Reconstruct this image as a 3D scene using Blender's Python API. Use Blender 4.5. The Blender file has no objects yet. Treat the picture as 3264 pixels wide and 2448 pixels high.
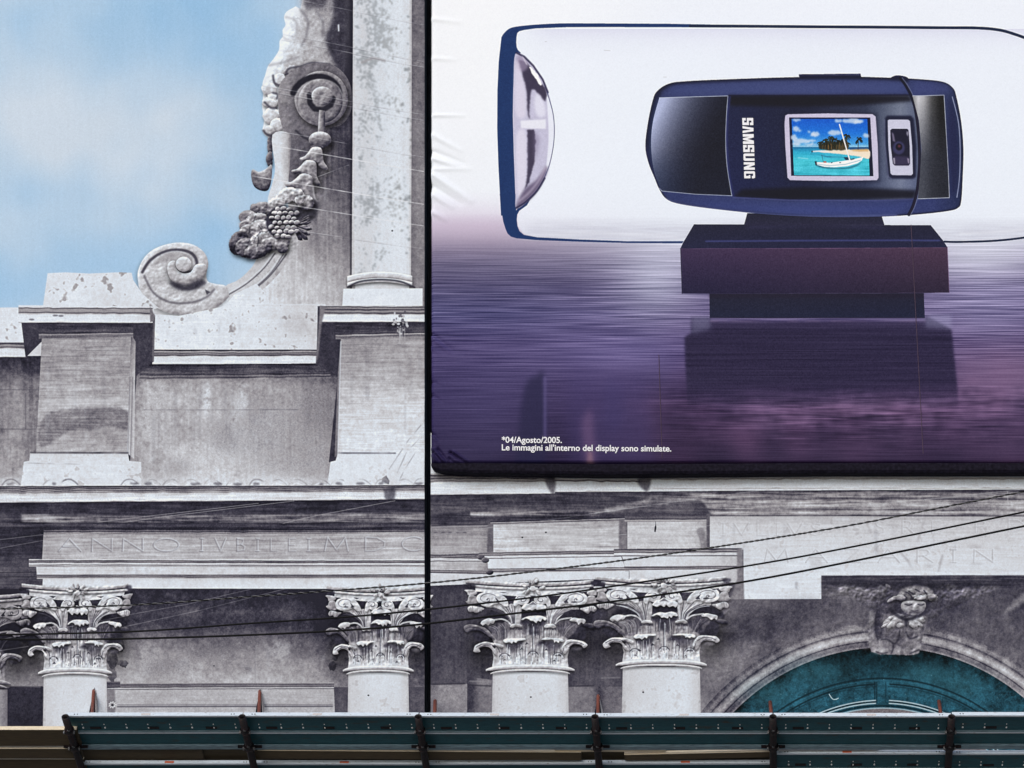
import bpy, bmesh, math, random
import numpy as np
from mathutils import Vector

# ------------------------------------------------------------------ CAMERA, SKY, SUN, EXPOSURE
scn = bpy.context.scene
PX = 0.0036                       # metres on the sheet for one photo pixel (photo is 3264 x 2448)
CAMX, CAMD, CAMZ, ZB = 2508.0, 30.0, 1.7, 6.0   # column the camera stands at, distance, eye height, height of the lower picture edge
cam = bpy.data.cameras.new('camera'); camo = bpy.data.objects.new('camera', cam); scn.collection.objects.link(camo)
camo.location = (0, -CAMD, CAMZ); camo.rotation_euler = (math.radians(90), 0, 0)
cam.sensor_width = 36; cam.lens = 36 * CAMD / (3264 * PX)
cam.shift_x = (1632 - CAMX) / 3264; cam.shift_y = (ZB + 1224 * PX - CAMZ) / (3264 * PX)
cam.clip_end = 400; scn.camera = camo
world = bpy.data.worlds.new('World'); scn.world = world; world.use_nodes = True
nt = world.node_tree; bg = nt.nodes['Background']; sky = nt.nodes.new('ShaderNodeTexSky'); sky.sky_type = 'NISHITA'; sky.sun_disc = False
SUN_EL, SUN_AZ = 36.0, 200.0      # degrees; azimuth clockwise from +Y (the sun stands behind the viewer's left shoulder)
sky.sun_elevation = math.radians(SUN_EL); sky.sun_rotation = math.radians(SUN_AZ); sky.air_density = 1.; sky.dust_density = 2.5; sky.ozone_density = .8
nt.links.new(sky.outputs[0], bg.inputs[0]); bg.inputs[1].default_value = .11
sl = bpy.data.lights.new('sun', 'SUN'); slo = bpy.data.objects.new('sun', sl); scn.collection.objects.link(slo)
sl.energy = 1.3; sl.angle = math.radians(28); sl.color = (1, .995, .985)
d = Vector((math.sin(math.radians(SUN_AZ)) * math.cos(math.radians(SUN_EL)), math.cos(math.radians(SUN_AZ)) * math.cos(math.radians(SUN_EL)), math.sin(math.radians(SUN_EL))))
slo.rotation_euler = d.to_track_quat('Z', 'Y').to_euler(); slo.location = (-6, -20, 30)
scn.view_settings.view_transform = 'Standard'; scn.view_settings.look = 'None'; scn.view_settings.gamma = 1; scn.view_settings.use_curve_mapping = False
scn.view_settings.exposure = .2
# ------------------------------------------------------------------ PRINT ENGINE
# The two scaffold sheets and the advertisement are flat prints.  Their ink is
# computed here, stroke by stroke, as a procedural colour map (no file is read).
def zoom(x0, y0, k):
    return lambda pts: [(x0 + k * p[0], y0 + k * p[1]) for p in pts]
R8 = zoom(400, 0, 1000 / 1659); R7 = zoom(0, 900, 1400 / 2212); R4 = zoom(0, 1700, 1100 / 2212)
R5 = zoom(1000, 1450, 1000 / 1952); R6 = zoom(1900, 1450, 1364 / 2212); CH = zoom(2600, 1780, 664 / 2212)
B1 = zoom(1360, 0, 904 / 2212); B2 = zoom(2000, 200, 1264 / 2212); B3 = zoom(2360, 300, 700 / 2212)
B4 = zoom(1300, 640, 1100 / 2028); B5 = zoom(2164, 700, 1100 / 2172); DD = zoom(0, 0, 3264 / 2212)

def smooth(pts, n=5, closed=True):
    P = np.array(pts, float); m = len(P); out = []
    rng = range(m) if closed else range(m - 1)
    for i in rng:
        if closed: a, b, c_, d = P[i - 1], P[i], P[(i + 1) % m], P[(i + 2) % m]
        else: a, b, c_, d = P[max(i - 1, 0)], P[i], P[i + 1], P[min(i + 2, m - 1)]
        for j in range(n):
            t = j / n
            out.append(.5 * ((2 * b) + (c_ - a) * t + (2 * a - 5 * b + 4 * c_ - d) * t * t + (3 * b - a - 3 * c_ + d) * t ** 3))
    if not closed: out.append(P[-1])
    return [tuple(p) for p in out]

def ell(cx, cy, rx, ry, n=28, a0=0., a1=360., rot=0.):
    cr, sr = math.cos(math.radians(rot)), math.sin(math.radians(rot)); o = []
    full = abs(a1 - a0) >= 359.9
    for i in range(n if full else n + 1):
        a = math.radians(a0 + (a1 - a0) * i / n); x, y = rx * math.cos(a), ry * math.sin(a)
        o.append((cx + x * cr - y * sr, cy + x * sr + y * cr))
    return o

def gblur(a, s):
    if s < .35: return a
    r = max(1, int(s * 2.6 + .5)); k = np.exp(-.5 * (np.arange(-r, r + 1) / s) ** 2); k /= k.sum()
    p = np.pad(a, ((r, r), (0, 0)), 'edge'); o = np.zeros_like(a)
    for i in range(2 * r + 1): o += k[i] * p[i:i + a.shape[0]]
    p = np.pad(o, ((0, 0), (r, r)), 'edge'); q = np.zeros_like(a)
    for i in range(2 * r + 1): q += k[i] * p[:, i:i + a.shape[1]]
    return q

class Canvas:
    def __init__(s, x0, y0, w, h, c, seed, tone):
        s.x0, s.y0, s.c, s.tone = x0, y0, c, np.array(tone, float)
        s.W, s.H = int(w * c), int(h * c)
        s.a = np.zeros((s.H, s.W, 3), np.float32); s.reg = np.zeros((s.H, s.W), np.int16); s.names = ['']
        s.rs = np.random.RandomState(seed)
        fy = np.fft.fftfreq(s.H)[:, None]; fx = np.fft.rfftfreq(s.W)[None, :]
        def nz(sx, sy):
            f = np.fft.rfft2(s.rs.standard_normal((s.H, s.W)).astype(np.float32))
            sx, sy = sx * c, sy * c
            f *= np.exp(-2 * (math.pi ** 2) * ((fx * sx) ** 2 + (fy * sy) ** 2))
            r = np.fft.irfft2(f, (s.H, s.W)).astype(np.float32); return r / r.std()
        s.n1 = nz(1.1, 1.1); s.n2 = nz(3.2, 3.2); s.n3 = nz(9, 9); s.n4 = nz(32, 32); s.n5 = nz(110, 110)
        s.nh = nz(26, 1.6); s.nv = nz(2.4, 34); s.nhh = nz(90, 1.3); s.nhb = nz(70, 3.4); s.nhf = nz(52, .7)
        s.mix = .5 * s.n2 + .45 * s.n3 + .4 * s.n4
    # -- geometry helpers (S units in, canvas window out)
    def win(s, pts, pad):
        xs = [p[0] for p in pts]; ys = [p[1] for p in pts]
        X0 = max(0, int((min(xs) - pad - s.x0) * s.c)); X1 = min(s.W, int((max(xs) + pad - s.x0) * s.c) + 2)
        Y0 = max(0, int((min(ys) - pad - s.y0) * s.c)); Y1 = min(s.H, int((max(ys) + pad - s.y0) * s.c) + 2)
        return (slice(Y0, max(Y1, Y0)), slice(X0, max(X1, X0)))
    def mask(s, pts, w, SS=3):
        Y0, X0 = w[0].start, w[1].start; h, wd = w[0].stop - Y0, w[1].stop - X0
        acc = np.zeros((h * SS, wd + 3), np.float32)
        P = [((p[0] - s.x0) * s.c - X0, ((p[1] - s.y0) * s.c - Y0) * SS) for p in pts]
        for i in range(len(P)):
            (xa, ya), (xb, yb) = P[i - 1], P[i]
            if ya == yb: continue
            sg = 1.
            if ya > yb: xa, ya, xb, yb, sg = xb, yb, xa, ya, -1.
            r0 = max(0, math.ceil(ya - .5)); r1 = min(h * SS, math.ceil(yb - .5))
            if r1 <= r0: continue
            rr = np.arange(r0, r1); x = xa + (rr + .5 - ya) * (xb - xa) / (yb - ya)
            x = np.clip(x, 0, wd); xi = x.astype(int); f = x - xi
            acc[rr, xi] += sg * (1 - f); acc[rr, xi + 1] += sg * f
        m = np.clip(np.abs(np.cumsum(acc, 1)[:, :wd]), 0, 1)
        return m.reshape(h, SS, wd).mean(1)
    def xy(s, w):
        x = (np.arange(w[1].start, w[1].stop) + .5) / s.c + s.x0
        y = (np.arange(w[0].start, w[0].stop) + .5) / s.c + s.y0
        return x[None, :], y[:, None]
    def rgb(s, g):
        t = s.tone
        return np.stack([np.interp(g, t[:, 0], t[:, k]) for k in (1, 2, 3)], -1)
    def setreg(s, name, w, m):
        if name is None: return
        if name not in s.names: s.names.append(name)
        s.reg[w][m > .5] = s.names.index(name)
    def put(s, w, m, col, al=1.):
        if m.size == 0: return
        if not isinstance(col, np.ndarray): col = np.array(col, np.float32)
        if col.ndim == 0 or col.ndim == 2: col = s.rgb(col)
        m = (m * al)[..., None]; v = s.a[w]; v += m * (col - v)
    def dark(s, w, m, k):           # multiply
        s.a[w] *= (1 - k * m)[..., None]
    # -- paint operations
    def poly(s, pts, col, al=1., blur=0., reg=None, grain=0., rough=0.):
        if rough: pts = s.jit(pts, rough)
        w = s.win(pts, blur * 3 + 1); m = s.mask(pts, w)
        if not m.size: return
        if blur: m = gblur(m, blur * s.c)
        col = np.array(col, np.float32)
        if grain: col = col + grain * (s.n1[w] * .6 + s.n2[w] * .5) if col.ndim == 0 else col + (grain * (s.n1[w] * .6 + s.n2[w] * .5))[..., None]
        s.put(w, m, col, al); s.setreg(reg, w, m)
    def jit(s, pts, r):
        o = []
        for i, p in enumerate(pts):
            q = pts[(i + 1) % len(pts)]; L = math.hypot(q[0] - p[0], q[1] - p[1]); n = max(1, int(L / (r * 2.6)))
            for j in range(n):
                t = j / n; o.append((p[0] + (q[0] - p[0]) * t + s.rs.uniform(-r, r), p[1] + (q[1] - p[1]) * t + s.rs.uniform(-r, r)))
        return o
    def stone(s, pts, g, f=5, m=7, b=5, hs=0, vs=0, grad=None, hgrad=None, reg=None, blur=0., al=1., cl=(34, 240), rough=0., spots=0.):
        if rough: pts = s.jit(pts, rough)
        w = s.win(pts, blur * 3 + 1); M = s.mask(pts, w)
        if not M.size: return
        if blur: M = gblur(M, blur * s.c)
        x, y = s.xy(w)
        G = np.full(M.shape, float(g), np.float32)
        if grad:
            ys = [p[1] for p in pts]; t = (y - min(ys)) / (max(ys) - min(ys)); G += np.interp(t, [q[0] for q in grad], [q[1] for q in grad])
        if hgrad:
            xs = [p[0] for p in pts]; t = (x - min(xs)) / (max(xs) - min(xs)); G += np.interp(t, [q[0] for q in hgrad], [q[1] for q in hgrad])
        G += .5 * f * s.n1[w] + m * (.42 * s.n2[w] + .36 * s.n3[w]) + .65 * b * s.n4[w] + hs * s.nh[w] + vs * s.nv[w]
        if spots: G -= spots * np.clip(s.n2[w] * .7 + s.n3[w] * .8 - 1.25, 0, 1.2)
        s.put(w, M, np.clip(G, *cl), al); s.setreg(reg, w, M)
    def band(s, x0, x1, ta, tb, ba, bb, stops, amp=5, hs=5, al=1., reg=None):
        """horizontal moulding: top edge ta->tb, bottom edge ba->bb, tone stops across its height"""
        pts = [(x0, ta), (x1, tb), (x1, bb), (x0, ba)]
        w = s.win(pts, 2); M = s.mask(pts, w)
        if not M.size: return
        x, y = s.xy(w); u = (x - x0) / (x1 - x0); top = ta + (tb - ta) * u; bot = ba + (bb - ba) * u
        t = (y - top) / (bot - top) + 0.012 * s.n3[w]
        G = np.interp(t, [q[0] for q in stops], [q[1] for q in stops]) + amp * (.7 * s.n1[w] + .6 * s.n3[w]) + hs * s.nh[w] + .5 * hs * s.n4[w]
        s.put(w, M, np.clip(G, 32, 240), al); s.setreg(reg, w, M)
    def line(s, pts, wd, col, al=1., blur=0., broken=0., taper=False):
        w = s.win(pts, wd + blur * 3 + 1.5)
        x, y = s.xy(w)
        if x.size == 0 or y.size == 0: return
        d = np.full((y.shape[0], x.shape[1]), 1e9, np.float32)
        n = len(pts) - 1
        for i in range(n):
            (ax, ay), (bx, by) = pts[i], pts[i + 1]; vx, vy = bx - ax, by - ay; L = vx * vx + vy * vy + 1e-9
            t = np.clip(((x - ax) * vx + (y - ay) * vy) / L, 0, 1)
            e = np.hypot(x - ax - t * vx, y - ay - t * vy)
            if taper: e = e + (wd * .5) * ((i + t) / n)
            d = np.minimum(d, e)
        m = np.clip((wd / 2 - d) * s.c + .5, 0, 1)
        if wd * s.c < 1: m = np.clip(1 - d * s.c, 0, 1) * wd * s.c
        if blur: m = gblur(m, blur * s.c)
        if broken: m = m * np.clip(.6 + broken * s.n3[w], 0, 1)
        s.put(w, m, col, al)
    def lump(s, pts, g=200, amp=60, soft=5., tex=6, shadow=None, rough=0., reg=None, l=(.35, .95), al=1., sm=0, occ=0., carve=.55):
        if sm: pts = smooth(pts, sm)
        if rough: pts = s.jit(pts, rough)
        pad = soft * 3 + (0 if not shadow else abs(shadow[0]) + abs(shadow[1]) + shadow[2] * 3)
        w = s.win(pts, pad); M = s.mask(pts, w)
        if not M.size: return
        if shadow:
            dx, dy, bl, k = shadow; sh = s.mask([(p[0] + dx, p[1] + dy) for p in pts], w); s.dark(w, gblur(sh, bl * s.c), k)
        sc = soft * s.c; h = gblur(M, sc) + .5 * gblur(M, sc * .45)
        gy, gx = np.gradient(h); q = (gx * l[0] + gy * l[1]) * sc * 1.7
        if carve:
            h2 = .5 * s.n2[w] + .9 * s.n3[w]; cy, cx = np.gradient(h2); q = q + carve * (cx * l[0] + cy * l[1])
        G = g + amp * np.clip(q, -1.2, 1.2) - occ * (1 - np.clip(h, 0, 1)) + tex * (s.n1[w] * .35 + s.n2[w] * .7 + s.n3[w] * .6)
        s.put(w, M, np.clip(G, 30, 240), al); s.setreg(reg, w, M)
    def glow(s, cx, cy, rx, ry, col, al):
        pts = [(cx - rx * 2.6, cy - ry * 2.6), (cx + rx * 2.6, cy + ry * 2.6)]; w = s.win(pts, 0); x, y = s.xy(w)
        if x.size == 0 or y.size == 0: return
        s.put(w, np.exp(-.5 * (((x - cx) / rx) ** 2 + ((y - cy) / ry) ** 2)), np.array(col, np.float32), al)
    def relief(s, pts, k=.3, blur=3., big=0.):
        """weathered carving: noise relief lit from above left, laid over what is already painted"""
        w = s.win(pts, blur * 3); M = gblur(s.mask(pts, w), blur * s.c)
        if not M.size: return
        h = .75 * s.n3[w] + .35 * s.n2[w] + big * 3 * s.n4[w]; gy, gx = np.gradient(h); q = np.clip((gx * .45 + gy * .9) * 2.6 * s.c, -1.3, 1.1)
        if 'sky' in s.names: M = M * (s.reg[w] != s.names.index('sky'))
        s.a[w] *= (1 + k * M * q)[..., None]
# ------------------------------------------------------------------ PRINT OF THE CHURCH FRONT
TONE = [(30, 29, 29, 39), (60, 54, 53, 67), (100, 101, 99, 109), (150, 155, 154, 160), (200, 201, 205, 212), (225, 216, 226, 237), (240, 231, 240, 249)]

def letters(c, txt, T, x, y, h, gap, lw, dk, lt, widths=None, al=1., sl=0., wd=1.):
    """shallow Roman capitals: one dark and one light thin edge per stroke"""
    A = {'A': [[(0, 1), (.42, 0), (.9, 1)], [(.17, .62), (.7, .62)]], 'N': [[(0, 1), (.02, 0), (.8, 1), (.8, 0)]],
         'O': [ell(.5, .5, .5, .5)[i:] + ell(.5, .5, .5, .5)[:i + 1] for i in (0,)], 'I': [[(.12, 0), (.12, 1)], [(0, 0), (.24, 0)], [(0, 1), (.24, 1)]],
         'V': [[(0, 0), (.42, 1), (.82, 0)]], 'B': [[(0, 0), (0, 1)], [(0, 0), (.4, .05), (.45, .25), (.3, .46), (0, .48)], [(.3, .48), (.55, .65), (.5, .92), (0, 1)]],
         'L': [[(0, 0), (0, 1), (.5, 1)]], 'E': [[(.5, 0), (0, 0), (0, 1), (.5, 1)], [(0, .5), (.4, .5)]],
         'M': [[(0, 1), (.12, 0), (.5, .9), (.88, 0), (1, 1)]], 'D': [[(0, 0), (0, 1), (.45, .97), (.8, .7), (.82, .35), (.5, .04), (0, 0)]],
         'C': [ell(.5, .5, .5, .5, 20, -50, -310)], 'S': [[(.5, .1), (.25, 0), (.03, .18), (.15, .42), (.45, .58), (.52, .82), (.28, 1), (0, .9)]],
         'R': [[(0, 1), (0, 0), (.4, .03), (.5, .25), (.38, .46), (0, .5)], [(.25, .5), (.65, 1)]], 'P': [[(0, 1), (0, 0), (.42, .03), (.5, .25), (.4, .48), (0, .52)]],
         'Z': [[(0, 0), (.62, 0), (0, 1), (.65, 1)]], '.': [[(.05, .5), (.1, .55)]], 'T': [[(0, 0), (.7, 0)], [(.35, 0), (.35, 1)]]}
    for ch in txt:
        if ch == ' ': x += gap * 1.2; continue
        W = max(p[0] for st in A[ch] for p in st)
        for st in A[ch]:
            q = T([(x + p[0] * h * wd, y + p[1] * h + sl * (x + p[0] * h)) for p in st])
            c.line([(a, b) for a, b in q], lw * 1.7, dk, al, .6, .08)
            c.line([(a + lw * 1.25, b - lw * .9) for a, b in q], lw * 1.3, lt, al, .5, .08)
        x += W * h * wd + gap
    return x

def capital(c, T, dim=0., seed=0, cutr=None):
    """Corinthian capital, drawn in the pixel frame of one close look (ring 475..1730, y 40..1370)"""
    rs = np.random.RandomState(seed + 5); R = 'capital'
    J = 7.
    def jj(q): return [(a + rs.uniform(-J, J), b + rs.uniform(-J, J)) for a, b in q]
    G = lambda v: v - dim
    L = lambda pts, **k: c.lump(T(pts), **k)
    def st(pts, w_, v, al=.8, bl=.4): c.line(T(pts), w_, v, al, bl)
    def blob(q, v, amp=30, soft=4, tex=9, sh=.45, rough=0., n=3, l=(.3, .95), al=1.):
        c.lump(T(smooth(jj(q), n)), g=G(v), amp=amp, soft=soft, tex=tex, rough=rough, shadow=(0, 5, 3, sh) if sh else None, reg=R, l=l, al=al, carve=.7)
    def shade(q, v, bl=2., al=.9, **k): c.stone(T(smooth(jj(q), 3)), G(v), 6, 10, 3, blur=bl, al=al, reg=R, **k)
    def veins(x0, x1, y0, y1, n, fan=.08, dk=.6, w=(1., 2.4), cx=1110):
        for i in range(n):
            x = rs.uniform(x0, x1); a = rs.uniform(0, .35); b = rs.uniform(.6, 1.)
            st(smooth([(x + (x - cx) * fan * (1 - a), y0 + (y1 - y0) * a), (x + (x - cx) * fan * .3, y0 + (y1 - y0) * (a + b) / 2), (x, y0 + (y1 - y0) * b)], 3, False), rs.uniform(*w), G(rs.choice([58, 74, 96]) if rs.rand() < dk else rs.choice([205, 222])), rs.uniform(.35, .8))
    # bell
    c.stone(T([(566, 1262), (588, 1120), (566, 1040), (618, 985), (572, 880), (548, 800), (640, 700), (760, 610), (900, 540), (1400, 540), (1560, 690), (1645, 850), (1622, 920), (1660, 1000), (1632, 1110), (1642, 1262)]), G(150), 8, 12, 4, vs=13,
            grad=[(0, -56), (.25, -30), (.45, 14), (.55, 20), (.7, 26), (.85, 52), (1, 72)], hgrad=[(0, -24), (.1, 0), (.85, 4), (1, -36)], reg=R)
    veins(640, 1590, 930, 1220, 46, .03); veins(760, 1480, 690, 870, 30, .05)
    # hollows
    for q, v in (([(985, 445), (1310, 435), (1325, 545), (975, 560)], 50), ([(770, 272), (955, 265), (880, 300), (815, 380)], 60), ([(1340, 265), (1490, 272), (1440, 330), (1400, 320)], 66),
                 ([(480, 520), (640, 500), (760, 560), (810, 640), (690, 590), (560, 580), (430, 600)], 48), ([(1490, 620), (1560, 530), (1700, 460), (1830, 480), (1960, 560), (1980, 650), (1880, 620), (1700, 565), (1560, 590)], 44),
                 ([(1640, 720), (1720, 660), (1860, 670), (1900, 760), (1860, 880), (1660, 880), (1600, 810)], 50), ([(300, 790), (460, 780), (540, 860), (500, 900), (360, 900)], 52)):
        shade(q, v, 2.5)
    # leaf bodies of the upper tier, in half shade
    shade([(430, 655), (610, 640), (790, 660), (830, 705), (790, 800), (760, 870), (640, 885), (575, 800), (520, 730)], 104, 2., 1., vs=10)
    shade([(1465, 650), (1640, 600), (1830, 640), (1760, 720), (1650, 850), (1560, 800), (1500, 760)], 86, 2., 1., vs=9)
    for i in range(16): a = rs.uniform(0, 1); st(smooth([(430 + 330 * a, 650 + rs.uniform(0, 30)), (600 + 180 * a, 730), (650 + 120 * a, 860)], 3, False), rs.uniform(1, 2.2), G(rs.choice([54, 70, 150, 178])), .6)
    for i in range(12): a = rs.uniform(0, 1); st(smooth([(1810 - 300 * a, 640 + rs.uniform(0, 30)), (1680 - 150 * a, 730), (1600 - 80 * a, 830)], 3, False), rs.uniform(1, 2.2), G(rs.choice([46, 60, 130, 150])), .6)
    blob([(172, 705), (198, 672), (270, 662), (380, 680), (480, 722), (560, 800), (600, 880), (540, 855), (470, 792), (380, 752), (285, 758), (232, 778), (182, 748)], 108, 46)
    st(smooth([(200, 720), (300, 705), (400, 725), (480, 780)], 4, False), 2.2, G(52), .7); blob([(1840, 660), (1930, 650), (2010, 670), (2030, 700), (1990, 720), (1900, 700)], 78, 30)
    # fluted stalks
    for q in ([(832, 655), (800, 560), (720, 482), (600, 432), (480, 424), (500, 396), (640, 372), (760, 400), (830, 382), (960, 382), (985, 440), (975, 560), (958, 660)], [(1340, 652), (1330, 520), (1318, 430), (1340, 382), (1440, 382), (1560, 372), (1700, 362), (1780, 402), (1800, 448), (1680, 462), (1580, 502), (1500, 580), (1460, 655)]):
        c.stone(T(jj(q)), G(176), 7, 11, 3, vs=6, reg=R)
    for sgn in (-1, 1):
        X = lambda x: 1130 + sgn * (x - 1130)
        for k in range(11):
            t = k / 10.; xe = 1330 + t * 440; ye = 400 + rs.uniform(-10, 14) + 50 * t * t
            st(smooth([(X(1365 + t * 80), 650), (X(1360 + t * 130), 560), (X((1360 + xe) / 2 + 70 * t), 480), (X(xe), ye)], 4, False), rs.uniform(1.4, 2.6), G(rs.choice([60, 84, 110, 220])), .75)
        # foliage hanging outside the corner
        blob([(X(1905), 205), (X(2010), 180), (X(2085), 182), (X(2050), 225), (X(2030), 262), (X(1930), 250)], 176, 36); blob([(X(1890), 350), (X(1930), 270), (X(2020), 262), (X(2040), 330), (X(2075), 350), (X(2000), 392), (X(1900), 396)], 150, 40)
        blob([(X(1800), 440), (X(1880), 425), (X(1990), 405), (X(2040), 445), (X(2010), 490), (X(1960), 480), (X(1920), 512), (X(1860), 480)], 168, 44)
        for k in range(6): st([(X(1850 + 30 * k), 420 + rs.uniform(-10, 10)), (X(1850 + 32 * k), 470 + rs.uniform(-10, 20))], 1.6, G(rs.choice([70, 90, 210])), .6)
        # corner volute with its band
        blob([(X(1460), 400), (X(1490), 320), (X(1560), 250), (X(1660), 212), (X(1790), 208), (X(1880), 240), (X(1915), 300), (X(1890), 365), (X(1820), 405), (X(1740), 412), (X(1690), 395), (X(1600), 375), (X(1520), 410)], 208, 26, 4, 6, .4, .3)
        sp = [(X(1765 + (140 - 12 * a) * math.cos(-2.75 + a * .66)), 312 + (88 - 7.4 * a) * math.sin(-2.75 + a * .66)) for a in [i * .3 for i in range(36)]]
        st(sp, 2.6, G(104), .85); st([(p[0] + 10, p[1] + 10) for p in sp], 2., G(228), .5)
        c.poly(T([(X(1575), 352), (X(1655), 282), (X(1628), 335), (X(1645), 362), (X(1600), 366)]), G(54), .9, .6); c.poly(T(ell(X(1725), 352, 44, 11)), G(60), .85, .6); c.poly(T(ell(X(1762), 318, 15, 10, 8)), G(86), .8, .5)
        # inner helix
        blob([(X(1395), 400), (X(1385), 320), (X(1330), 262), (X(1250), 248), (X(1180), 275), (X(1165), 330), (X(1200), 380), (X(1270), 395), (X(1320), 380), (X(1350), 420)], 206, 28, 3.5, 6, .4, .3)
        sp = [(X(1268 - (86 - 8.4 * a) * math.cos(-2.5 + a * .64)), 322 + (58 - 5.4 * a) * math.sin(-2.5 + a * .64)) for a in [i * .34 for i in range(28)]]
        st(sp, 2.4, G(84), .85)
    # abacus
    cv = lambda x: 52 * (1 - ((x - 1130) / 930.) ** 2); xs = [200 + i * 75 for i in range(25)]
    c.stone(T([(330, 130)] + [(x, 112 + cv(x) * .55) for x in xs if 330 < x < 1950] + [(1950, 130), (1930, 200), (1500, 262), (1150, 282), (780, 262), (330, 205)]), G(212), 4, 7, 3, reg=R)
    L([(x, 30 + cv(x)) for x in xs] + [(x, 84 + cv(x)) for x in reversed(xs)], g=G(180), amp=44, soft=4, tex=9, reg=R, shadow=(0, 5, 3, .5), rough=.4)
    xs2 = [x for x in xs if 260 < x < 2010]
    L([(x, 98 + cv(x)) for x in xs2] + [(x, 128 + cv(x)) for x in reversed(xs2)], g=G(204), amp=36, soft=2.6, tex=6, reg=R, shadow=(0, 4, 2, .45), rough=.3)
    st([(x, 88 + cv(x)) for x in xs], 3.2, G(62), .8); st([(x, 134 + cv(x)) for x in xs2], 2.4, G(104), .7)
    for x in (390, 720, 1530, 1830): c.poly(T(jj([(x - 60, 212), (x + 60, 215), (x + 10, 234)])), G(60), .85, .5)
    shade([(140, 108), (320, 112), (310, 170), (190, 165)], 54, 2.); shade([(1960, 70), (2060, 66), (2050, 120), (1980, 130)], 66, 2., .8)
    # flower
    for k in range(22):
        a = rs.uniform(0, 6.283); r = rs.uniform(.55, 1.); px_, py_ = 1140 + 165 * r * math.cos(a), 142 + 108 * r * math.sin(a)
        c.lump(T(smooth(ell(px_, py_, rs.uniform(26, 46), rs.uniform(13, 22), 7, rot=math.degrees(a)), 2)), g=G(rs.uniform(150, 206)), amp=46, soft=2.6, tex=10, shadow=(1, 4, 2.5, .5), reg=R)
    for k in range(16): a = rs.uniform(0, 6.283); r = rs.uniform(.1, .8); c.poly(T(ell(1140 + 110 * r * math.cos(a), 134 + 74 * r * math.sin(a), rs.uniform(8, 18), rs.uniform(7, 13), 7)), G(rs.choice([44, 54, 70])), .85, .6)
    blob([(1095, 165), (1120, 130), (1165, 135), (1185, 170), (1150, 200), (1110, 195)], 200, 40, 3)
    c.poly(T([(1095, 262), (1190, 262), (1142, 292)]), G(48), .8, .6)
    # calyx below the helices
    blob([(975, 430), (1030, 380), (1090, 372), (1140, 340), (1200, 372), (1300, 392), (1335, 430), (1300, 475), (1262, 450), (1220, 478), (1180, 450), (1140, 474), (1090, 452), (1050, 476), (1010, 450)], 210, 30, 4, 7, .6); c.poly(T([(1080, 395), (1145, 345), (1205, 395), (1150, 388)]), G(92), .8, .7)
    # upper leaf tips
    st(smooth([(600, 602), (700, 590), (780, 618), (832, 668)], 5, False), 5, G(200), .9); st(smooth([(1460, 648), (1520, 602), (1600, 582), (1690, 572)], 5, False), 5, G(196), .9)
    blob([(398, 642), (428, 606), (520, 584), (602, 590), (612, 620), (582, 650), (542, 652), (505, 682), (472, 662), (440, 680), (414, 660)], 204, 34)
    blob([(1660, 592), (1720, 564), (1800, 580), (1870, 590), (1884, 626), (1862, 656), (1830, 640), (1790, 664), (1760, 636), (1720, 618), (1680, 612)], 200, 34)
    shade([(975, 612), (1335, 602), (1290, 680), (1232, 690), (1205, 800), (1095, 800), (1068, 690), (1012, 680)], 62, 3., .9)
    veins(1040, 1260, 630, 880, 16, -.2, .7, (1.2, 2.6), 1143)
    blob([(972, 602), (1010, 570), (1080, 545), (1160, 550), (1240, 545), (1310, 560), (1340, 592), (1310, 612), (1272, 592), (1250, 626), (1215, 612), (1190, 642), (1150, 614), (1110, 622), (1080, 592), (1040, 588), (1002, 608)], 216, 28, 4, 7, .6)
    # buds of the stalks
    for x in (905, 1385):
        blob([(x - 85, 690), (x - 50, 660), (x + 40, 658), (x + 82, 690), (x + 50, 712), (x, 700), (x - 50, 712)], 186, 36, 3, 11, .5)
        for k in range(5): c.poly(T(jj(ell(x - 76 + 38 * k, 728, 17, 13, 7))), G(56), .75, .7)
        for k in range(5): c.poly(T(jj(ell(x - 70 + 35 * k, 770, 15, 20, 7))), G(rs.choice([200, 120, 212])), .5, 1.2)
    st([(1143, 680), (1143, 1090)], 3.4, G(64), .85); st([(1153, 700), (1153, 1090)], 2.6, G(218), .7)
    # lower tier
    shade([(750, 925), (900, 925), (945, 890), (1010, 890), (992, 960), (942, 1010), (880, 1085), (820, 1025), (770, 985)], 66, 3., .9, grad=[(0, -12), (.5, 6), (1, 60)])
    shade([(1190, 960), (1230, 900), (1285, 880), (1400, 890), (1500, 925), (1560, 915), (1530, 990), (1460, 1065), (1390, 1085), (1330, 1000), (1290, 965)], 74, 3., .9, grad=[(0, -12), (.5, 8), (1, 60)])
    veins(760, 1000, 930, 1150, 16, -.15, .65, (1., 2.4), 880); veins(1200, 1560, 920, 1150, 18, -.12, .65, (1., 2.4), 1390)
    blob([(304, 1012), (330, 960), (400, 920), (470, 904), (560, 914), (640, 930), (722, 962), (702, 1000), (660, 972), (600, 962), (566, 974), (622, 1034), (652, 1094), (610, 1082), (558, 1004), (500, 974), (430, 982), (392, 1012), (402, 1044), (350, 1062), (310, 1052)], 184, 46, 4, 11, .5)
    blob([(1560, 962), (1620, 890), (1700, 880), (1790, 884), (1862, 900), (1908, 936), (1902, 972), (1862, 994), (1830, 960), (1740, 944), (1680, 962), (1642, 1012), (1600, 1084), (1560, 1062), (1540, 1012)], 180, 46, 4, 11, .5)
    for q in ([(340, 985), (430, 940), (540, 945), (620, 975)], [(380, 1000), (460, 958), (540, 965)], [(1600, 960), (1680, 915), (1780, 915), (1860, 945)], [(1650, 990), (1720, 935), (1800, 945)], [(600, 950), (650, 1000), (680, 1060)], [(1580, 1000), (1560, 1060), (1530, 1110)]): st(smooth(q, 4, False), 2.4, G(70), .75)
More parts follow.
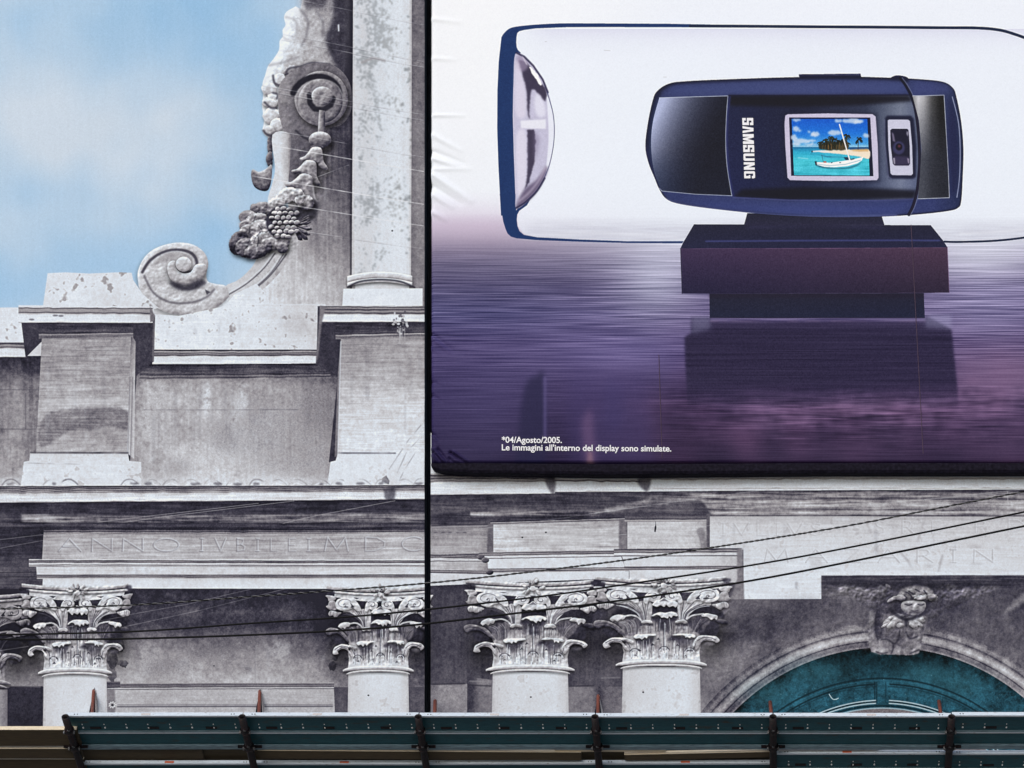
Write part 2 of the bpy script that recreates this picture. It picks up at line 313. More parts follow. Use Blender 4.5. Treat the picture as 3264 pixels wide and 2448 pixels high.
    shade([(1690, 985), (1780, 970), (1850, 1000), (1800, 1030), (1720, 1020)], 96, 2.5, .7)
    blob([(718, 892), (760, 870), (830, 860), (930, 862), (1020, 854), (1034, 880), (982, 886), (930, 896), (902, 922), (870, 906), (840, 938), (800, 914), (752, 922)], 220, 26, 4, 7, .6)
    blob([(1262, 876), (1330, 850), (1430, 850), (1540, 862), (1578, 886), (1560, 912), (1520, 902), (1500, 924), (1470, 906), (1440, 916), (1430, 890), (1400, 880), (1340, 884)], 220, 26, 4, 7, .6)
    for x, y in ((1100, 1068), (1185, 1066), (690, 1100), (800, 1092), (1475, 1095), (1520, 1090), (1060, 930), (1270, 925), (985, 1010), (1330, 1020), (750, 1160), (1440, 1170)):
        c.poly(T(jj([(x - 26, y + 16), (x, y - 16), (x + 30, y + 16), (x + 4, y + 8)])), G(50), .85, .7)
    for (x, y) in ((740, 1090), (1500, 1080), (1145, 1060)):
        st(smooth(ell(x, y + 40, 74, 62, 10, 190, 350), 3, False), 2.6, G(70), .7); st(smooth(ell(x, y + 52, 62, 56, 10, 190, 350), 3, False), 2.2, G(224), .6)
    for k in range(22): c.poly(T(ell(rs.uniform(620, 1590), rs.uniform(1130, 1225), rs.uniform(4, 9), rs.uniform(8, 22), 7)), G(rs.choice([90, 112, 226])), .65, .6)
    # astragal ring
    c.stone(T([(590, 1222), (1640, 1222), (1646, 1300), (570, 1300)]), G(212), 4, 5, 2, blur=1.5, reg=R)
    for (hw, y, th, v) in ((628, 1318, 58, 198), (562, 1366, 30, 202)):
        xs = [1105 - hw + 2 * hw * i / 32 for i in range(33)]; f = lambda x: -62 * math.sqrt(max(0, 1 - ((x - 1105) / (hw * 1.02)) ** 2)); e = lambda x: th / 2 * max(.15, (1 - abs((x - 1105) / hw) ** 10)) ** .5
        L([(x, y - e(x) + f(x)) for x in xs] + [(x, y + e(x) + f(x)) for x in reversed(xs)], g=G(v), amp=58, soft=4 if th > 40 else 2.6, tex=6, reg=R, shadow=(0, 6, 3, .45))

def paint_facade():
    c = Canvas(-420, -300, 4350, 2920, .66, 11, TONE)
    S = c.stone; L = c.lump
    X0, X1, Y0, Y1 = -420, 3930, -300, 2620
    # ---- sky
    w = c.win([(X0, Y0), (1500, 1200)], 0); x, y = c.xy(w)
    m = np.ones((y.shape[0], x.shape[1]), np.float32)
    base = np.array([150, 191, 226], np.float32); cl = np.array([201, 216, 231], np.float32)
    k = np.clip(.34 + .17 * c.n5[w] + .05 * c.n4[w], 0, 1)
    for (cx, cy, rx, ry, q) in ((120, 330, 260, 170, .55), (430, 420, 240, 120, .4), (60, 700, 240, 90, .5), (660, 620, 200, 90, .35), (700, 150, 130, 120, -.35), (180, 610, 170, 50, -.3), (380, 100, 240, 60, -.12), (60, 60, 160, 50, -.2), (640, 360, 130, 120, .25), (720, 760, 120, 70, -.3), (90, 900, 140, 80, -.45), (480, 800, 130, 70, -.15)):
        k = k + .72 * q * np.exp(-.5 * (((x - cx) / rx) ** 2 + ((y - cy) / ry) ** 2))
    k = np.clip(k, 0, 1)[..., None]
    col = base * (1 - k) + cl * k + (.8 * c.n1[w] + .25 * c.nv[w])[..., None]
    c.put(w, m, col); c.setreg('sky', w, m)
    # ---- ground tones under everything
    S(R7([(-680, 128), (110, 128), (228, 129), (232, 60), (700, 60), (900, 150), (1150, 70), (1400, -60), (2180, -60), (2180, 1100), (-680, 1100)]), 205, 4, 7, 5, reg='attic_wall')
    S([(X0, 1590), (X1, 1590), (X1, Y1), (X0, Y1)], 84, 6, 8, 6, reg='wall'); S([(1362, -300), (X1, -300), (X1, 1000), (1362, 1000)], 190, 5, 8, 6, reg='attic_wall')
    # ---- grey wall behind the big scroll
    S(R8([(1120, -520), (1215, -520), (1215, 1680), (480, 1680), (520, 1530), (640, 1450), (730, 1350), (860, 1100), (860, 500), (980, 330), (1080, 300)]), 118, 6, 10, 8, vs=5, grad=[(0, -58), (.45, -52), (.62, -20), (.8, 22), (.9, 62), (1, 80)], hgrad=[(0, 30), (.5, 20), (.85, -10), (.94, -26), (1, -42)], reg='attic_wall', cl=(48, 236))
    c.line(R8([(1192, -200), (1192, 1600)]), 6, 40, .8, 1.5)
    # ---- white coping that sweeps down to the lower scroll
    sweep = [(548, 1560), (530, 1512), (600, 1478), (670, 1410), (725, 1335), (860, 1335), (830, 1420), (760, 1500), (680, 1570), (600, 1640), (520, 1680)]
    S(R8(smooth(sweep, 4)), 196, 5, 8, 5, hgrad=[(0, 10), (1, -22)], reg='scroll_band', spots=30)
    for q, wd in (([(545, 1558), (640, 1500), (730, 1420), (790, 1340)], 4), ([(580, 1600), (680, 1530), (770, 1450), (850, 1345)], 5), ([(600, 1580), (690, 1515), (770, 1440), (835, 1345)], 3)):
        c.line(R8(smooth(q, 6, False)), wd, 78, .75, .8); c.line([(a - 4, b - 4) for a, b in R8(smooth(q, 6, False))], 3, 226, .6, .8)
    # ---- draped figure above
    fig = [(960, -520), (935, 0), (900, 32), (852, 60), (838, 92), (846, 130), (830, 158), (832, 192), (815, 216), (812, 262), (782, 312), (752, 352), (738, 400), (724, 442), (728, 500), (722, 560), (732, 640), (724, 690), (748, 722), (800, 735), (880, 700), (870, 560), (880, 440), (960, 380), (1060, 350), (1110, 340), (1100, 250), (1140, 150), (1145, 0), (1150, -520)]
    L(R8(fig), g=214, amp=44, soft=26, tex=10, sm=3, l=(.75, .65), reg='statue')
    S(R8(smooth([(945, -280), (925, 60), (915, 150), (930, 230), (1000, 300), (1090, 330), (1150, 330), (1150, -280)], 4)), 146, 9, 17, 9, vs=3, blur=12, al=.85, reg='statue', hgrad=[(0, 20), (.5, 0), (1, -30)])
    S(R8(smooth([(1085, -280), (1100, 40), (1088, 120), (1058, 200), (1075, 270), (1110, 345), (1160, 345), (1160, -280)], 4)), 58, 6, 9, 6, blur=6, al=.95, reg='statue')
    S(R8(smooth([(940, -280), (945, 20), (1000, 40), (1060, 20), (1090, -280)], 4)), 84, 8, 14, 7, blur=6, al=.85)
    S(R8(smooth([(900, 270), (1000, 250), (1070, 290), (1080, 335), (980, 335), (880, 390), (830, 420), (850, 340)], 4)), 172, 9, 20, 8, blur=7, al=.75)
    c.poly(R8([(1122, 130), (1130, 128), (1131, 165), (1124, 166)]), 220, .9, 1)
    for q, v, wd in (([(846, 90), (900, 110), (905, 190)], 140, 6), ([(925, 50), (965, 110), (955, 190), (930, 240)], 96, 8), ([(830, 190), (860, 210), (930, 205)], 150, 5), ([(760, 345), (830, 330), (920, 300)], 120, 7), ([(1010, 60), (1045, 120), (1040, 190)], 92, 8), ([(990, 100), (1020, 150), (1015, 220)], 190, 7), ([(960, 260), (1020, 235), (1060, 250)], 200, 7)):
        c.line(R8(smooth(q, 5, False)), wd, v, .5, 3)
    # frayed leaf edge down the back of the scroll
    for (xx, yy, rx, ry, v, rot) in ((870, 370, 40, 22, 150, -30), (815, 420, 36, 34, 196, 0), (760, 470, 40, 36, 206, 20), (790, 520, 42, 30, 212, 10), (760, 545, 40, 28, 196, 20), (770, 610, 44, 44, 200, 0), (800, 660, 36, 40, 190, 10), (760, 690, 34, 26, 178, 30), (765, 760, 17, 60, 96, 3), (762, 840, 17, 40, 82, 0)):
        L(R8(smooth(ell(xx, yy, rx, ry, 10, rot=rot), 2)), g=v, amp=55, soft=7, tex=12, rough=2.2, shadow=(3, 8, 5, .5), reg='statue')
    for q in ([(780, 400), (790, 440), (830, 450), (850, 420)], [(735, 540), (770, 570), (800, 570)], [(780, 490), (805, 500), (800, 520)], [(850, 380), (870, 360), (930, 350), (960, 338), (1000, 332), (1080, 340)], [(728, 690), (760, 715), (840, 705)]):
        c.line(R8(smooth(q, 5, False)), 7, 62, .75, 1.6)
    # curled leaf at the left
    L(R8([(745, 890), (705, 908), (672, 895), (664, 930), (680, 985), (722, 1008), (756, 1000), (772, 940), (772, 870)]), g=112, amp=70, soft=9, tex=12, sm=4, reg='scroll_leaf', l=(.1, 1.))
    # ---- body of the upper scroll
    S(R8(smooth([(838, 700), (812, 600), (808, 470), (850, 400), (930, 350), (1010, 332), (1100, 345), (1165, 400), (1195, 480), (1190, 590), (1140, 660), (1060, 690), (1080, 800), (1000, 960), (880, 1000), (862, 900), (872, 760)], 4)), 92, 6, 9, 6, hgrad=[(0, 40), (.3, 6), (1, -6)], grad=[(0, 18), (.5, 0), (1, -16)], reg='upper_scroll')
    L(R8(ell(1035, 520, 142, 146, 40)), g=126, amp=40, soft=9, tex=9, shadow=(4, 9, 9, .7), l=(.6, .7), reg='upper_scroll')
    sp = [(1035 + (150 - 4.6 * a) * math.cos(3.3 + a * .24), 512 + (128 - 3.6 * a) * math.sin(3.3 + a * .24)) for a in range(0, 29)]
    c.line(R8(sp[:16]), 20, 34, .95, 1.6); c.line(R8(sp[12:]), 8, 52, .85, 2., taper=True)
    c.line([(a + 8, b + 9) for a, b in R8(sp[:13])], 5, 168, .65, 1.4)
    L(R8(ell(1030, 535, 118, 118, 36)), g=120, amp=46, soft=9, tex=9, l=(.7, .6))
    c.line(R8([(972, 500), (975, 545), (1000, 575), (1045, 580), (1085, 555), (1098, 520)]), 17, 36, .92, 1.6)
    c.line(R8([(985, 470), (1010, 440), (1050, 430), (1090, 455)]), 5, 170, .5, 1.6)
    L(R8(ell(1040, 506, 57, 50, 24)), g=146, amp=58, soft=8, tex=9, l=(.6, .75)); c.poly(R8(ell(1036, 492, 14, 10, 10)), 92, .7, 2)
    c.line(R8([(900, 690), (940, 725), (985, 745)]), 7, 40, .8, 2)
    # ---- lit inner edge
    S(R8(smooth([(776, 712), (868, 706), (872, 800), (864, 920), (846, 990), (770, 1062), (752, 1050), (778, 960), (790, 880)], 4)), 206, 5, 8, 4, hgrad=[(0, 8), (.55, 12), (.85, -30), (1, -95)], reg='upper_scroll')
    # ---- husk garland
    G = 'garland'
    L(R8([(1024, 580), (1055, 585), (1056, 700), (1016, 700)]), g=122, amp=50, soft=7, tex=7, l=(.9, .2), reg=G)
    L(R8(ell(1028, 738, 60, 44, 22)), g=128, amp=74, soft=11, tex=8, shadow=(10, 16, 8, .6), reg=G); L(R8(ell(1012, 778, 36, 14, 14)), g=70, amp=30, soft=4, reg=G)
    for (xx, yy, sc, rot) in ((1008, 826, 1., 8), (972, 900, 1.08, 14), (945, 978, 1.2, 20)):
        q = [(-26, -46), (18, -48), (34, -10), (44, 22), (70, 52), (58, 64), (26, 52), (6, 30), (-20, 36), (-36, 20), (-66, 34), (-86, 22), (-62, 8), (-46, -14)]
        ca, sa = math.cos(math.radians(rot)), math.sin(math.radians(rot))
        L(R8([(xx + sc * (a * ca - b * sa), yy + sc * (a * sa + b * ca)) for a, b in q]), g=140, amp=74, soft=9, tex=9, sm=3, shadow=(10, 14, 8, .6), reg=G)
        c.line(R8([(xx - 10, yy - 30), (xx - 4, yy + 20)]), 4, 190, .6, 2)
    c.line(R8(smooth([(985, 985), (992, 1040), (1010, 1070), (1035, 1072)], 4, False)), 14, 120, .95, 1.5); c.line(R8(smooth([(990, 990), (998, 1040), (1012, 1062)], 4, False)), 4, 190, .6, 1.5)
    S(R8(smooth([(900, 1090), (1010, 1060), (1015, 1130), (960, 1180), (880, 1170)], 4)), 44, 4, 6, 3, blur=6, al=.85)
    rs = np.random.RandomState(3)
    for (xx, yy, rx, ry, v, rot) in ((850, 1032, 62, 40, 178, -25), (905, 1030, 40, 36, 150, 0), (950, 1068, 48, 40, 140, 10), (920, 1055, 26, 24, 180, 0), (790, 1080, 56, 34, 170, -20), (745, 1105, 62, 36, 120, 20), (700, 1110, 46, 30, 92, 30), (650, 1150, 52, 40, 110, 10), (690, 1160, 60, 34, 130, -15), (640, 1195, 40, 34, 100, 0), (720, 1200, 60, 40, 150, 10), (660, 1230, 62, 46, 128, 0), (600, 1285, 52, 66, 60, 20), (640, 1310, 60, 54, 78, 10), (720, 1270, 66, 42, 140, -10), (790, 1250, 50, 34, 150, 10), (770, 1290, 56, 36, 120, 0), (830, 1275, 40, 50, 128, 20), (690, 1330, 66, 40, 86, -10), (830, 1310, 30, 30, 90, 0), (755, 1305, 20, 34, 60, 0)):
        L(R8(smooth(ell(xx, yy, rx, ry, 10, rot=rot), 2)), g=v, amp=60, soft=8, tex=14, rough=1.1, shadow=(5, 9, 6, .55), reg=G, carve=1.2)
    for k in range(26):
        a = rs.uniform(0, 6.28); xx = 710 + 90 * rs.uniform(-1, 1); yy = 1235 + 70 * rs.uniform(-1, 1)
        c.line(R8([(xx, yy), (xx + 30 * math.cos(a), yy + 30 * math.sin(a))]), rs.uniform(2, 5), rs.choice([40, 46, 190, 200]), .6, 1.2)
    for k in range(18):                                                              # spiky leaf
        a = -.9 + 1.9 * rs.uniform(0, 1); r = rs.uniform(60, 100)
        xx, yy = 880 + r * math.cos(a), 1200 + r * math.sin(a)
        L(R8([(880, 1190), (xx - 10, yy + 8), (xx + 14 * math.cos(a), yy + 14 * math.sin(a)), (xx + 8, yy - 10)]), g=rs.uniform(50, 100), amp=60, soft=4, tex=8, reg=G)
    S(R8(ell(826, 1175, 84, 88)), 52, 4, 6, 3, blur=2, reg=G)
    for r in range(7):
        for k in range(5):
            xx = 775 + 29 * k + (r % 2) * 14 + rs.uniform(-4, 4); yy = 1105 + 24 * r + rs.uniform(-4, 4)
            if ((xx - 838) / 82) ** 2 + ((yy - 1176) / 92) ** 2 < 1: L(R8(ell(xx, yy, rs.uniform(13, 18), rs.uniform(11, 16), 12)), g=rs.uniform(110, 150), amp=80, soft=4.5, tex=7, shadow=(2, 4, 2, .5), reg=G)
    # ---- lower scroll
    Q = 'lower_scroll'
    low = R8([(68, 1490), (66, 1440), (92, 1375), (140, 1325), (210, 1295), (290, 1283), (365, 1297), (420, 1340), (438, 1395), (428, 1450), (436, 1488), (480, 1502), (530, 1512), (548, 1560)]) + R7([(1150, 75), (1112, 112), (1040, 150), (960, 164), (870, 160), (800, 135), (742, 92), (704, 34)])
    L(low, g=190, amp=44, soft=10, tex=9, sm=4, l=(.5, .8), shadow=(-3, 6, 6, .35), reg=Q)
    sp = [(305 - (150 - 6.2 * a) * math.cos(.9 + a * .3), 1420 - (140 - 5.6 * a) * math.sin(.9 + a * .3)) for a in range(0, 18)]
    S(R8(smooth([(150, 1400), (220, 1335), (320, 1320), (385, 1360), (372, 1440), (330, 1490), (250, 1480), (215, 1430), (240, 1380)], 4)), 150, 6, 9, 5, blur=4, al=.75)
    c.line(R8(smooth([(90, 1440), (130, 1380), (200, 1335), (280, 1322), (350, 1340), (378, 1388), (360, 1430), (318, 1440), (276, 1425)], 5, False)), 9, 70, .9, 1.4)
    c.line(R8(smooth([(110, 1440), (160, 1370), (230, 1335), (300, 1334), (352, 1362), (362, 1400)], 5, False)), 4, 216, .5, 1.2)
    L(R8(smooth([(222, 1430), (230, 1390), (262, 1380), (270, 1420), (300, 1445), (345, 1440), (372, 1400), (425, 1400), (415, 1460), (370, 1500), (300, 1508), (245, 1485)], 3)), g=174, amp=52, soft=9, tex=9, shadow=(0, 12, 8, .55), l=(.3, .9), reg=Q)
    L(R8(ell(308, 1398, 42, 40, 22)), g=196, amp=52, soft=8, tex=8, shadow=(0, 8, 5, .5), reg=Q)
    S(R8(smooth([(250, 1490), (320, 1512), (400, 1480), (425, 1500), (350, 1536), (280, 1532), (235, 1500)], 4)), 62, 5, 8, 3, blur=4, al=.95)
    c.line(R8(smooth([(100, 1460), (150, 1550), (240, 1600), (350, 1600), (430, 1570), (470, 1530)], 5, False)), 7, 96, .75, 1.8)
    c.poly(R8([(420, 1530), (450, 1545), (430, 1560)]), 60, .8, 1)
    # ---- tall column on the right of the sheet
    S(R8([(1510, -520), (1640, -520), (1640, 1700), (1500, 1700)]), 122, 6, 10, 8, grad=[(0, -20), (1, 14)], hgrad=[(0, -18), (.3, 0), (1, 0)], reg='pilaster')
    S(R8([(1206, -520), (1516, -520), (1510, 1490), (1196, 1490)]), 222, 5, 5, 4, vs=2, spots=0, hgrad=[(0, -34), (.06, -8), (.25, -10), (.45, 0), (.8, 6), (.94, -6), (1, -52)], reg='tall_column')
    w = c.win(R8([(1206, -520), (1516, 1490)]), 0); x, y = c.xy(w); u = (x - R8([(1206, 0)])[0][0]) / (310 * .603)
    k = np.clip(c.n2[w] * .5 + c.n1[w] * .6 + c.n3[w] * .3 + .55 * c.n4[w] + .3 * c.nv[w] - .05 - 1.7 * np.abs(u - .27), 0, 1) + np.clip(c.n2[w] * .6 + c.n3[w] * .4 - .6 - 3.5 * np.abs(u - .97), 0, 1)
    c.dark(w, gblur(np.clip(k * .8, 0, 1) * ((u > 0) & (u < 1)), 1.3), .33)
    c.line(R8(smooth([(1250, 330), (1310, 308), (1370, 320)], 5, False)), 8, 150, .7, 2)
    for (yy, th, v, am) in ((1478, 34, 200, 60), (1506, 22, 214, 50)):
        xs = [1172 + i * 15 for i in range(24)]; f = lambda x: -26 * (1 - ((x - 1345) / 180.) ** 2)
        L(R8([(x, yy - th / 2 + f(x)) for x in xs] + [(x, yy + th / 2 + f(x)) for x in reversed(xs)]), g=v, amp=am, soft=4.5, tex=5, shadow=(0, 6, 4, .6), reg='tall_column')
    c.line(R8(smooth([(1175, 1518), (1240, 1488), (1345, 1478), (1450, 1488), (1528, 1520)], 5, False)), 6, 46, .85, 1.3)
    S(R8([(1152, 1526), (1572, 1526), (1572, 1700), (1140, 1700)]), 226, 3, 5, 3, reg='tall_column', spots=14)
    # ---- attic, read in its own frame
    T = R7
    S(T([(-680, 128), (108, 128), (135, 372), (-680, 372)]), 222, 4, 7, 4, spots=60, reg='attic_wall')
    S(T([(-680, 372), (240, 372), (215, 1040), (-680, 1040)]), 140, 7, 13, 9, vs=5, grad=[(0, -84), (.1, -70), (.2, -24), (.6, -8), (.9, 14), (1, 34)], reg='attic_wall')
    c.band(*[T([(-680, 0)])[0][0], T([(135, 0)])[0][0]], *[900 + .63291 * v for v in (303, 303, 376, 378)], [(0, 120), (.1, 60), (.2, 150), (.35, 90), (.45, 215), (.95, 224), (1, 90)])
    for q in ([(-10, 542), (190, 542)], [(130, 560), (130, 740)], [(0, 740), (180, 740)]): c.line(T(q), 3, 84, .6, 1)
    S(T([(240, -46), (330, -50), (450, -44), (600, -50), (664, -47), (672, -10), (720, 60), (800, 130), (760, 140), (215, 140)]), 220, 4, 8, 5, spots=66, reg='attic_wall')
    # white wall between the two pedestals, then its cornice, soffit and panel
    S(T([(770, 160), (900, 170), (1130, 120), (1180, 60), (1290, 6), (1345, 60), (1360, 112), (1640, 112), (1592, 345), (784, 348)]), 222, 4, 7, 5, hs=2, spots=66, hgrad=[(0, 4), (.6, 0), (1, -18)], reg='attic_wall')
    S(T(smooth([(1420, 200), (1470, 160), (1540, 170), (1550, 260), (1500, 270), (1440, 240)], 4)), 186, 5, 9, 5, blur=9, al=.5)
    
    c.line(T([(1360, 112), (1640, 112)]), 3, 225, .6, 1)
    S(T([(660, 400), (1720, 395), (1705, 1040), (640, 1040)]), 170, 7, 14, 10, vs=3, grad=[(0, -104), (.09, -96), (.13, -40), (.2, -12), (.5, 0), (.85, 16), (1, 40)], hgrad=[(0, -30), (.06, -6), (.35, 6), (.7, 0), (.9, -18), (1, -60)], reg='attic_panel', cl=(50, 238))
    for (a, b, r1, r2, v, al) in ((1040, 590, 14, 60, 226, .7), (1225, 590, 18, 60, 220, .55), (1190, 700, 18, 90, 214, .4), (1120, 790, 60, 60, 128, .4), (1350, 750, 160, 120, 132, .4), (1600, 620, 70, 150, 112, .5), (910, 930, 45, 34, 130, .5), (1500, 900, 160, 60, 134, .4), (760, 680, 60, 150, 192, .4), (1000, 900, 120, 80, 196, .35)):
        p = T([(a, b)])[0]; w = c.win([(p[0] - r1 * 1.3, p[1] - r2 * 1.3), (p[0] + r1 * 1.3, p[1] + r2 * 1.3)], 0); x, y = c.xy(w)
        d = np.exp(-.8 * (((x - p[0]) / (r1 * .63)) ** 2 + ((y - p[1]) / (r2 * .63)) ** 2)); c.put(w, np.clip(d * (1 + .9 * c.mix[w]), 0, 1), np.full(d.shape, float(v)) + 7 * c.n1[w], al)
    c.line(T([(700, 643), (1500, 640)]), 3, 96, .6, .9, .3); c.line(T([(800, 650), (800, 960)]), 4, 110, .5, 2, .4); c.line(T([(1040, 650), (1045, 900)]), 3, 140, .4, 2, .4)
    x0, x1 = T([(768, 0)])[0][0], T([(1600, 0)])[0][0]; yy = lambda v: 900 + .63291 * v
    c.band(x0, x1, yy(340), yy(338), yy(414), yy(408), [(0, 80), (.06, 44), (.14, 170), (.22, 96), (.32, 120), (.4, 60), (.47, 210), (.9, 226), (1, 200)], reg='attic_cornice')
    c.band(x0 - 40, x1 + 40, yy(414), yy(408), yy(492), yy(480), [(0, 44), (.15, 56), (.6, 84), (.7, 52), (.78, 120), (.9, 70), (1, 140)], 7, 7, reg='attic_cornice')
    # left pedestal
    P = 'pedestal'
    S(T([(108, 198), (770, 120), (782, 170), (776, 400), (690, 470), (655, 900), (600, 900), (210, 300), (130, 380)]), 66, 6, 8, 5, reg=P)
    c.line(T([(776, 170), (772, 400)]), 4, 150, .5, 1)
    S(T([(212, 275), (662, 262), (640, 870), (182, 870)]), 160, 7, 11, 7, hs=7, grad=[(0, -34), (.05, -6), (.3, -6), (.5, 6), (.6, 22), (.72, 0), (1, 12)], reg=P)
    pt = T(smooth([(240, 660), (330, 640), (480, 630), (640, 640), (640, 740), (560, 720), (470, 745), (400, 735), (300, 780), (225, 830), (195, 800), (205, 720)], 4)); S(pt, 122, 8, 14, 6, hs=8, blur=3, al=.85, rough=3)
    c.line(T([(215, 345), (655, 345)]), 2, 110, .5, 1, .3); c.line(T([(220, 600), (640, 595)]), 12, 190, .5, 4, .4)
    S(T([(662, 262), (684, 300), (676, 890), (640, 860)]), 176, 6, 8, 4, hgrad=[(0, 20), (.5, -20), (1, 10)], grad=[(0, -60), (.3, 0), (1, 30)], reg=P)
    for dx in (8, 22): c.line(T([(648 + dx, 480), (636 + dx, 880)]), 3, 104, .6, 1)
    c.band(T([(196, 0)])[0][0], T([(672, 0)])[0][0], yy(200), yy(204), yy(284), yy(276), [(0, 50), (.4, 66), (.6, 84), (.68, 50), (.76, 150), (.84, 92), (1, 120)], 6, 7, reg=P)
    S(T([(152, 862), (645, 862), (652, 900), (712, 905), (712, 1034), (104, 1034), (120, 905), (148, 898)]), 220, 4, 7, 4, hs=2, spots=34, grad=[(0, -12), (.2, 0), (1, 8)], reg=P)
    c.line(T([(158, 858), (645, 860)]), 6, 44, .85, 1, .15); c.line(T([(122, 910), (400, 916)]), 3, 128, .6, 1, .4)
    S(T([(94, 122), (772, 122), (782, 170), (760, 203), (106, 200)]), 214, 4, 6, 4, reg='pedestal_cap')
    c.band(T([(94, 0)])[0][0], T([(770, 0)])[0][0], yy(116), yy(122), yy(204), yy(206), [(0, 228), (.1, 210), (.14, 70), (.2, 150), (.35, 150), (.42, 84), (.48, 190), (.56, 222), (.95, 228), (1, 150)], 4, 4, reg='pedestal_cap')
    for a, b in ((280, 168), (308, 170), (160, 188)): c.poly(T(ell(a, b, 14, 5, 10)), 86, .7, 1)
    S(T([(756, 122), (782, 170), (774, 196), (758, 202)]), 120, 5, 6, 3, blur=1)
    # right pedestal
    S(T([(1600, 120), (1640, 118), (2180, 120), (2180, 300), (1720, 300), (1690, 900), (1655, 905), (1702, 470), (1590, 412), (1596, 340)]), 62, 6, 8, 5, reg=P)
    S(T([(1716, 272), (2180, 258), (2180, 880), (1698, 872)]), 184, 6, 10, 6, hs=6, grad=[(0, -60), (.05, -34), (.2, -26), (.42, -6), (.5, 16), (.75, 30), (1, 34)], hgrad=[(0, -24), (.06, 0), (1, 4)], reg=P)
    S(T([(1702, 440), (1716, 300), (1700, 870), (1684, 880)]), 120, 6, 8, 4, reg=P); c.line(T([(1716, 300), (1700, 870)]), 4, 226, .6, 1)
    S(T([(1700, 862), (2180, 858), (2180, 1034), (1645, 1034), (1664, 902), (1690, 896)]), 222, 4, 6, 4, spots=22, reg=P)
    c.line(T([(1702, 858), (1990, 860)]), 5, 48, .85, 1, .15)
    c.band(T([(1612, 0)])[0][0], T([(2180, 0)])[0][0], yy(116), yy(122), yy(200), yy(200), [(0, 214), (.06, 60), (.14, 150), (.22, 60), (.34, 150), (.46, 70), (.54, 200), (.6, 226), (.96, 228), (1, 120)], 4, 4, reg='pedestal_cap')
    S(T([(1612, 116), (1640, 124), (1622, 198), (1600, 380), (1590, 410), (1598, 300)]), 120, 6, 8, 4, blur=2)
    c.band(T([(1690, 0)])[0][0], T([(2180, 0)])[0][0], yy(200), yy(200), yy(286), yy(274), [(0, 46), (.5, 66), (.64, 80), (.7, 52), (.78, 160), (.86, 90), (1, 130)], 6, 7)
    for k in range(46):                                                              # weeds rooted in the cornice
        a, b = 2010 + rs.normal(0, 22), 200 + rs.normal(0, 34); c.poly(T(ell(a, b, rs.uniform(3, 9), rs.uniform(3, 9), 7)), rs.choice([60, 90, 170, 200, 215]), .8, .6)
    for k in range(7): a = 1985 + rs.uniform(0, 55); c.line(T([(a, 230), (a + rs.uniform(-5, 5), rs.uniform(260, 300))]), 2, 190, .6, .7)
    for q in ([(2120, 720), (2060, 790), (1960, 940)], [(2110, 790), (2050, 850), (2000, 960)], [(2090, 860), (2040, 940), (2010, 1000)]): c.line(T(q), 2.4, 110, .6, 1, .4)
    L(T([(1920, 1012), (1925, 985), (1945, 972), (1962, 1000), (1958, 1018)]), g=80, amp=40, soft=5, tex=8)
    # roof tile ends along the ledge
    S(T([(-680, 985), (2180, 985), (2180, 1036), (-680, 1036)]), 216, 4, 8, 4, blur=5, al=.45, spots=30)
    for k in range(-3, 21):
        a = 150 + 104 * k + rs.uniform(-22, 22)
        if (640 < a < 2000 and rs.rand() < .8) or rs.rand() < .4:
            c.line(T(smooth([(a - 44, 1020), (a - 24, 998 + rs.uniform(-5, 5)), (a + 6, 992), (a + 30, 1004), (a + 46, 1018)], 4, False)), rs.uniform(2.5, 5), rs.uniform(70, 150), .6, .9, .5)
            c.line(T(smooth([(a - 34, 1026), (a - 6, 1010), (a + 30, 1024)], 4, False)), 4, 236, .6, 1)
            if rs.rand() < .5: S(T(ell(a + rs.uniform(-20, 40), 1014, rs.uniform(10, 26), 7, 10)), 92, 6, 12, 4, blur=2, al=.7, rough=2)
    # ---- main cornice of the left sheet
    E = 'cornice'
    xl, xr = X0, 1362
    c.band(xl, xr, yy(1028), yy(1020), yy(1116), yy(1092), [(0, 150), (.05, 40), (.12, 120), (.17, 60), (.24, 150), (.3, 84), (.36, 150), (.42, 130), (.48, 204), (.6, 216), (.93, 224), (1, 140)], 6, 8, reg=E)
    S(T(smooth([(1930, 1040), (1985, 1035), (1990, 1080), (1970, 1112), (1945, 1100)], 3)), 60, 6, 14, 4, blur=3, rough=4, al=.7)
    S(T([(-680, 1116), (2180, 1092), (2180, 1290), (-680, 1290)]), 66, 6, 8, 6, hs=6, grad=[(0, -22), (.15, -14), (.5, 4), (.62, -18), (.75, -4), (1, 6)], reg=E)
    S(T([(108, 1166), (400, 1178), (900, 1172), (2180, 1160), (2180, 1206), (110, 1216)]), 108, 8, 16, 10, hs=18, blur=3, al=.85, hgrad=[(0, 56), (.12, 26), (.2, -4), (.5, 2), (.85, 24), (1, 4)])
    for q in ([(60, 1262), (640, 1190), (1300, 1112)], [(240, 1262), (900, 1170), (1480, 1100)], [(1290, 1245), (1600, 1172), (1990, 1100)]): c.line(T(q), 2., 160, .65, .4)
    # ---- frieze and architrave of the left sheet
    T = R4; yy = lambda v: 1700 + .49729 * v; xx_ = lambda v: .49729 * v
    c.band(X0, 1400, yy(-75), yy(-60), yy(8), yy(2), [(0, 56), (.25, 80), (.4, 58), (.6, 48), (.7, 110), (.78, 60), (.88, 150), (1, 110)], 6, 8, reg=E)
    S(T([(-860, -40), (280, -40), (272, 360), (-860, 620)]), 76, 6, 8, 5, hs=5, grad=[(0, -30), (.25, -14), (.4, 6), (.6, 0), (1, 30)], reg='entablature')
    for v, g_ in ((255, 44), (285, 40), (375, 60), (480, 130), (495, 70)): c.line(T([(-800, v), (245, v - 6)]), 3.4, g_, .7, 1)
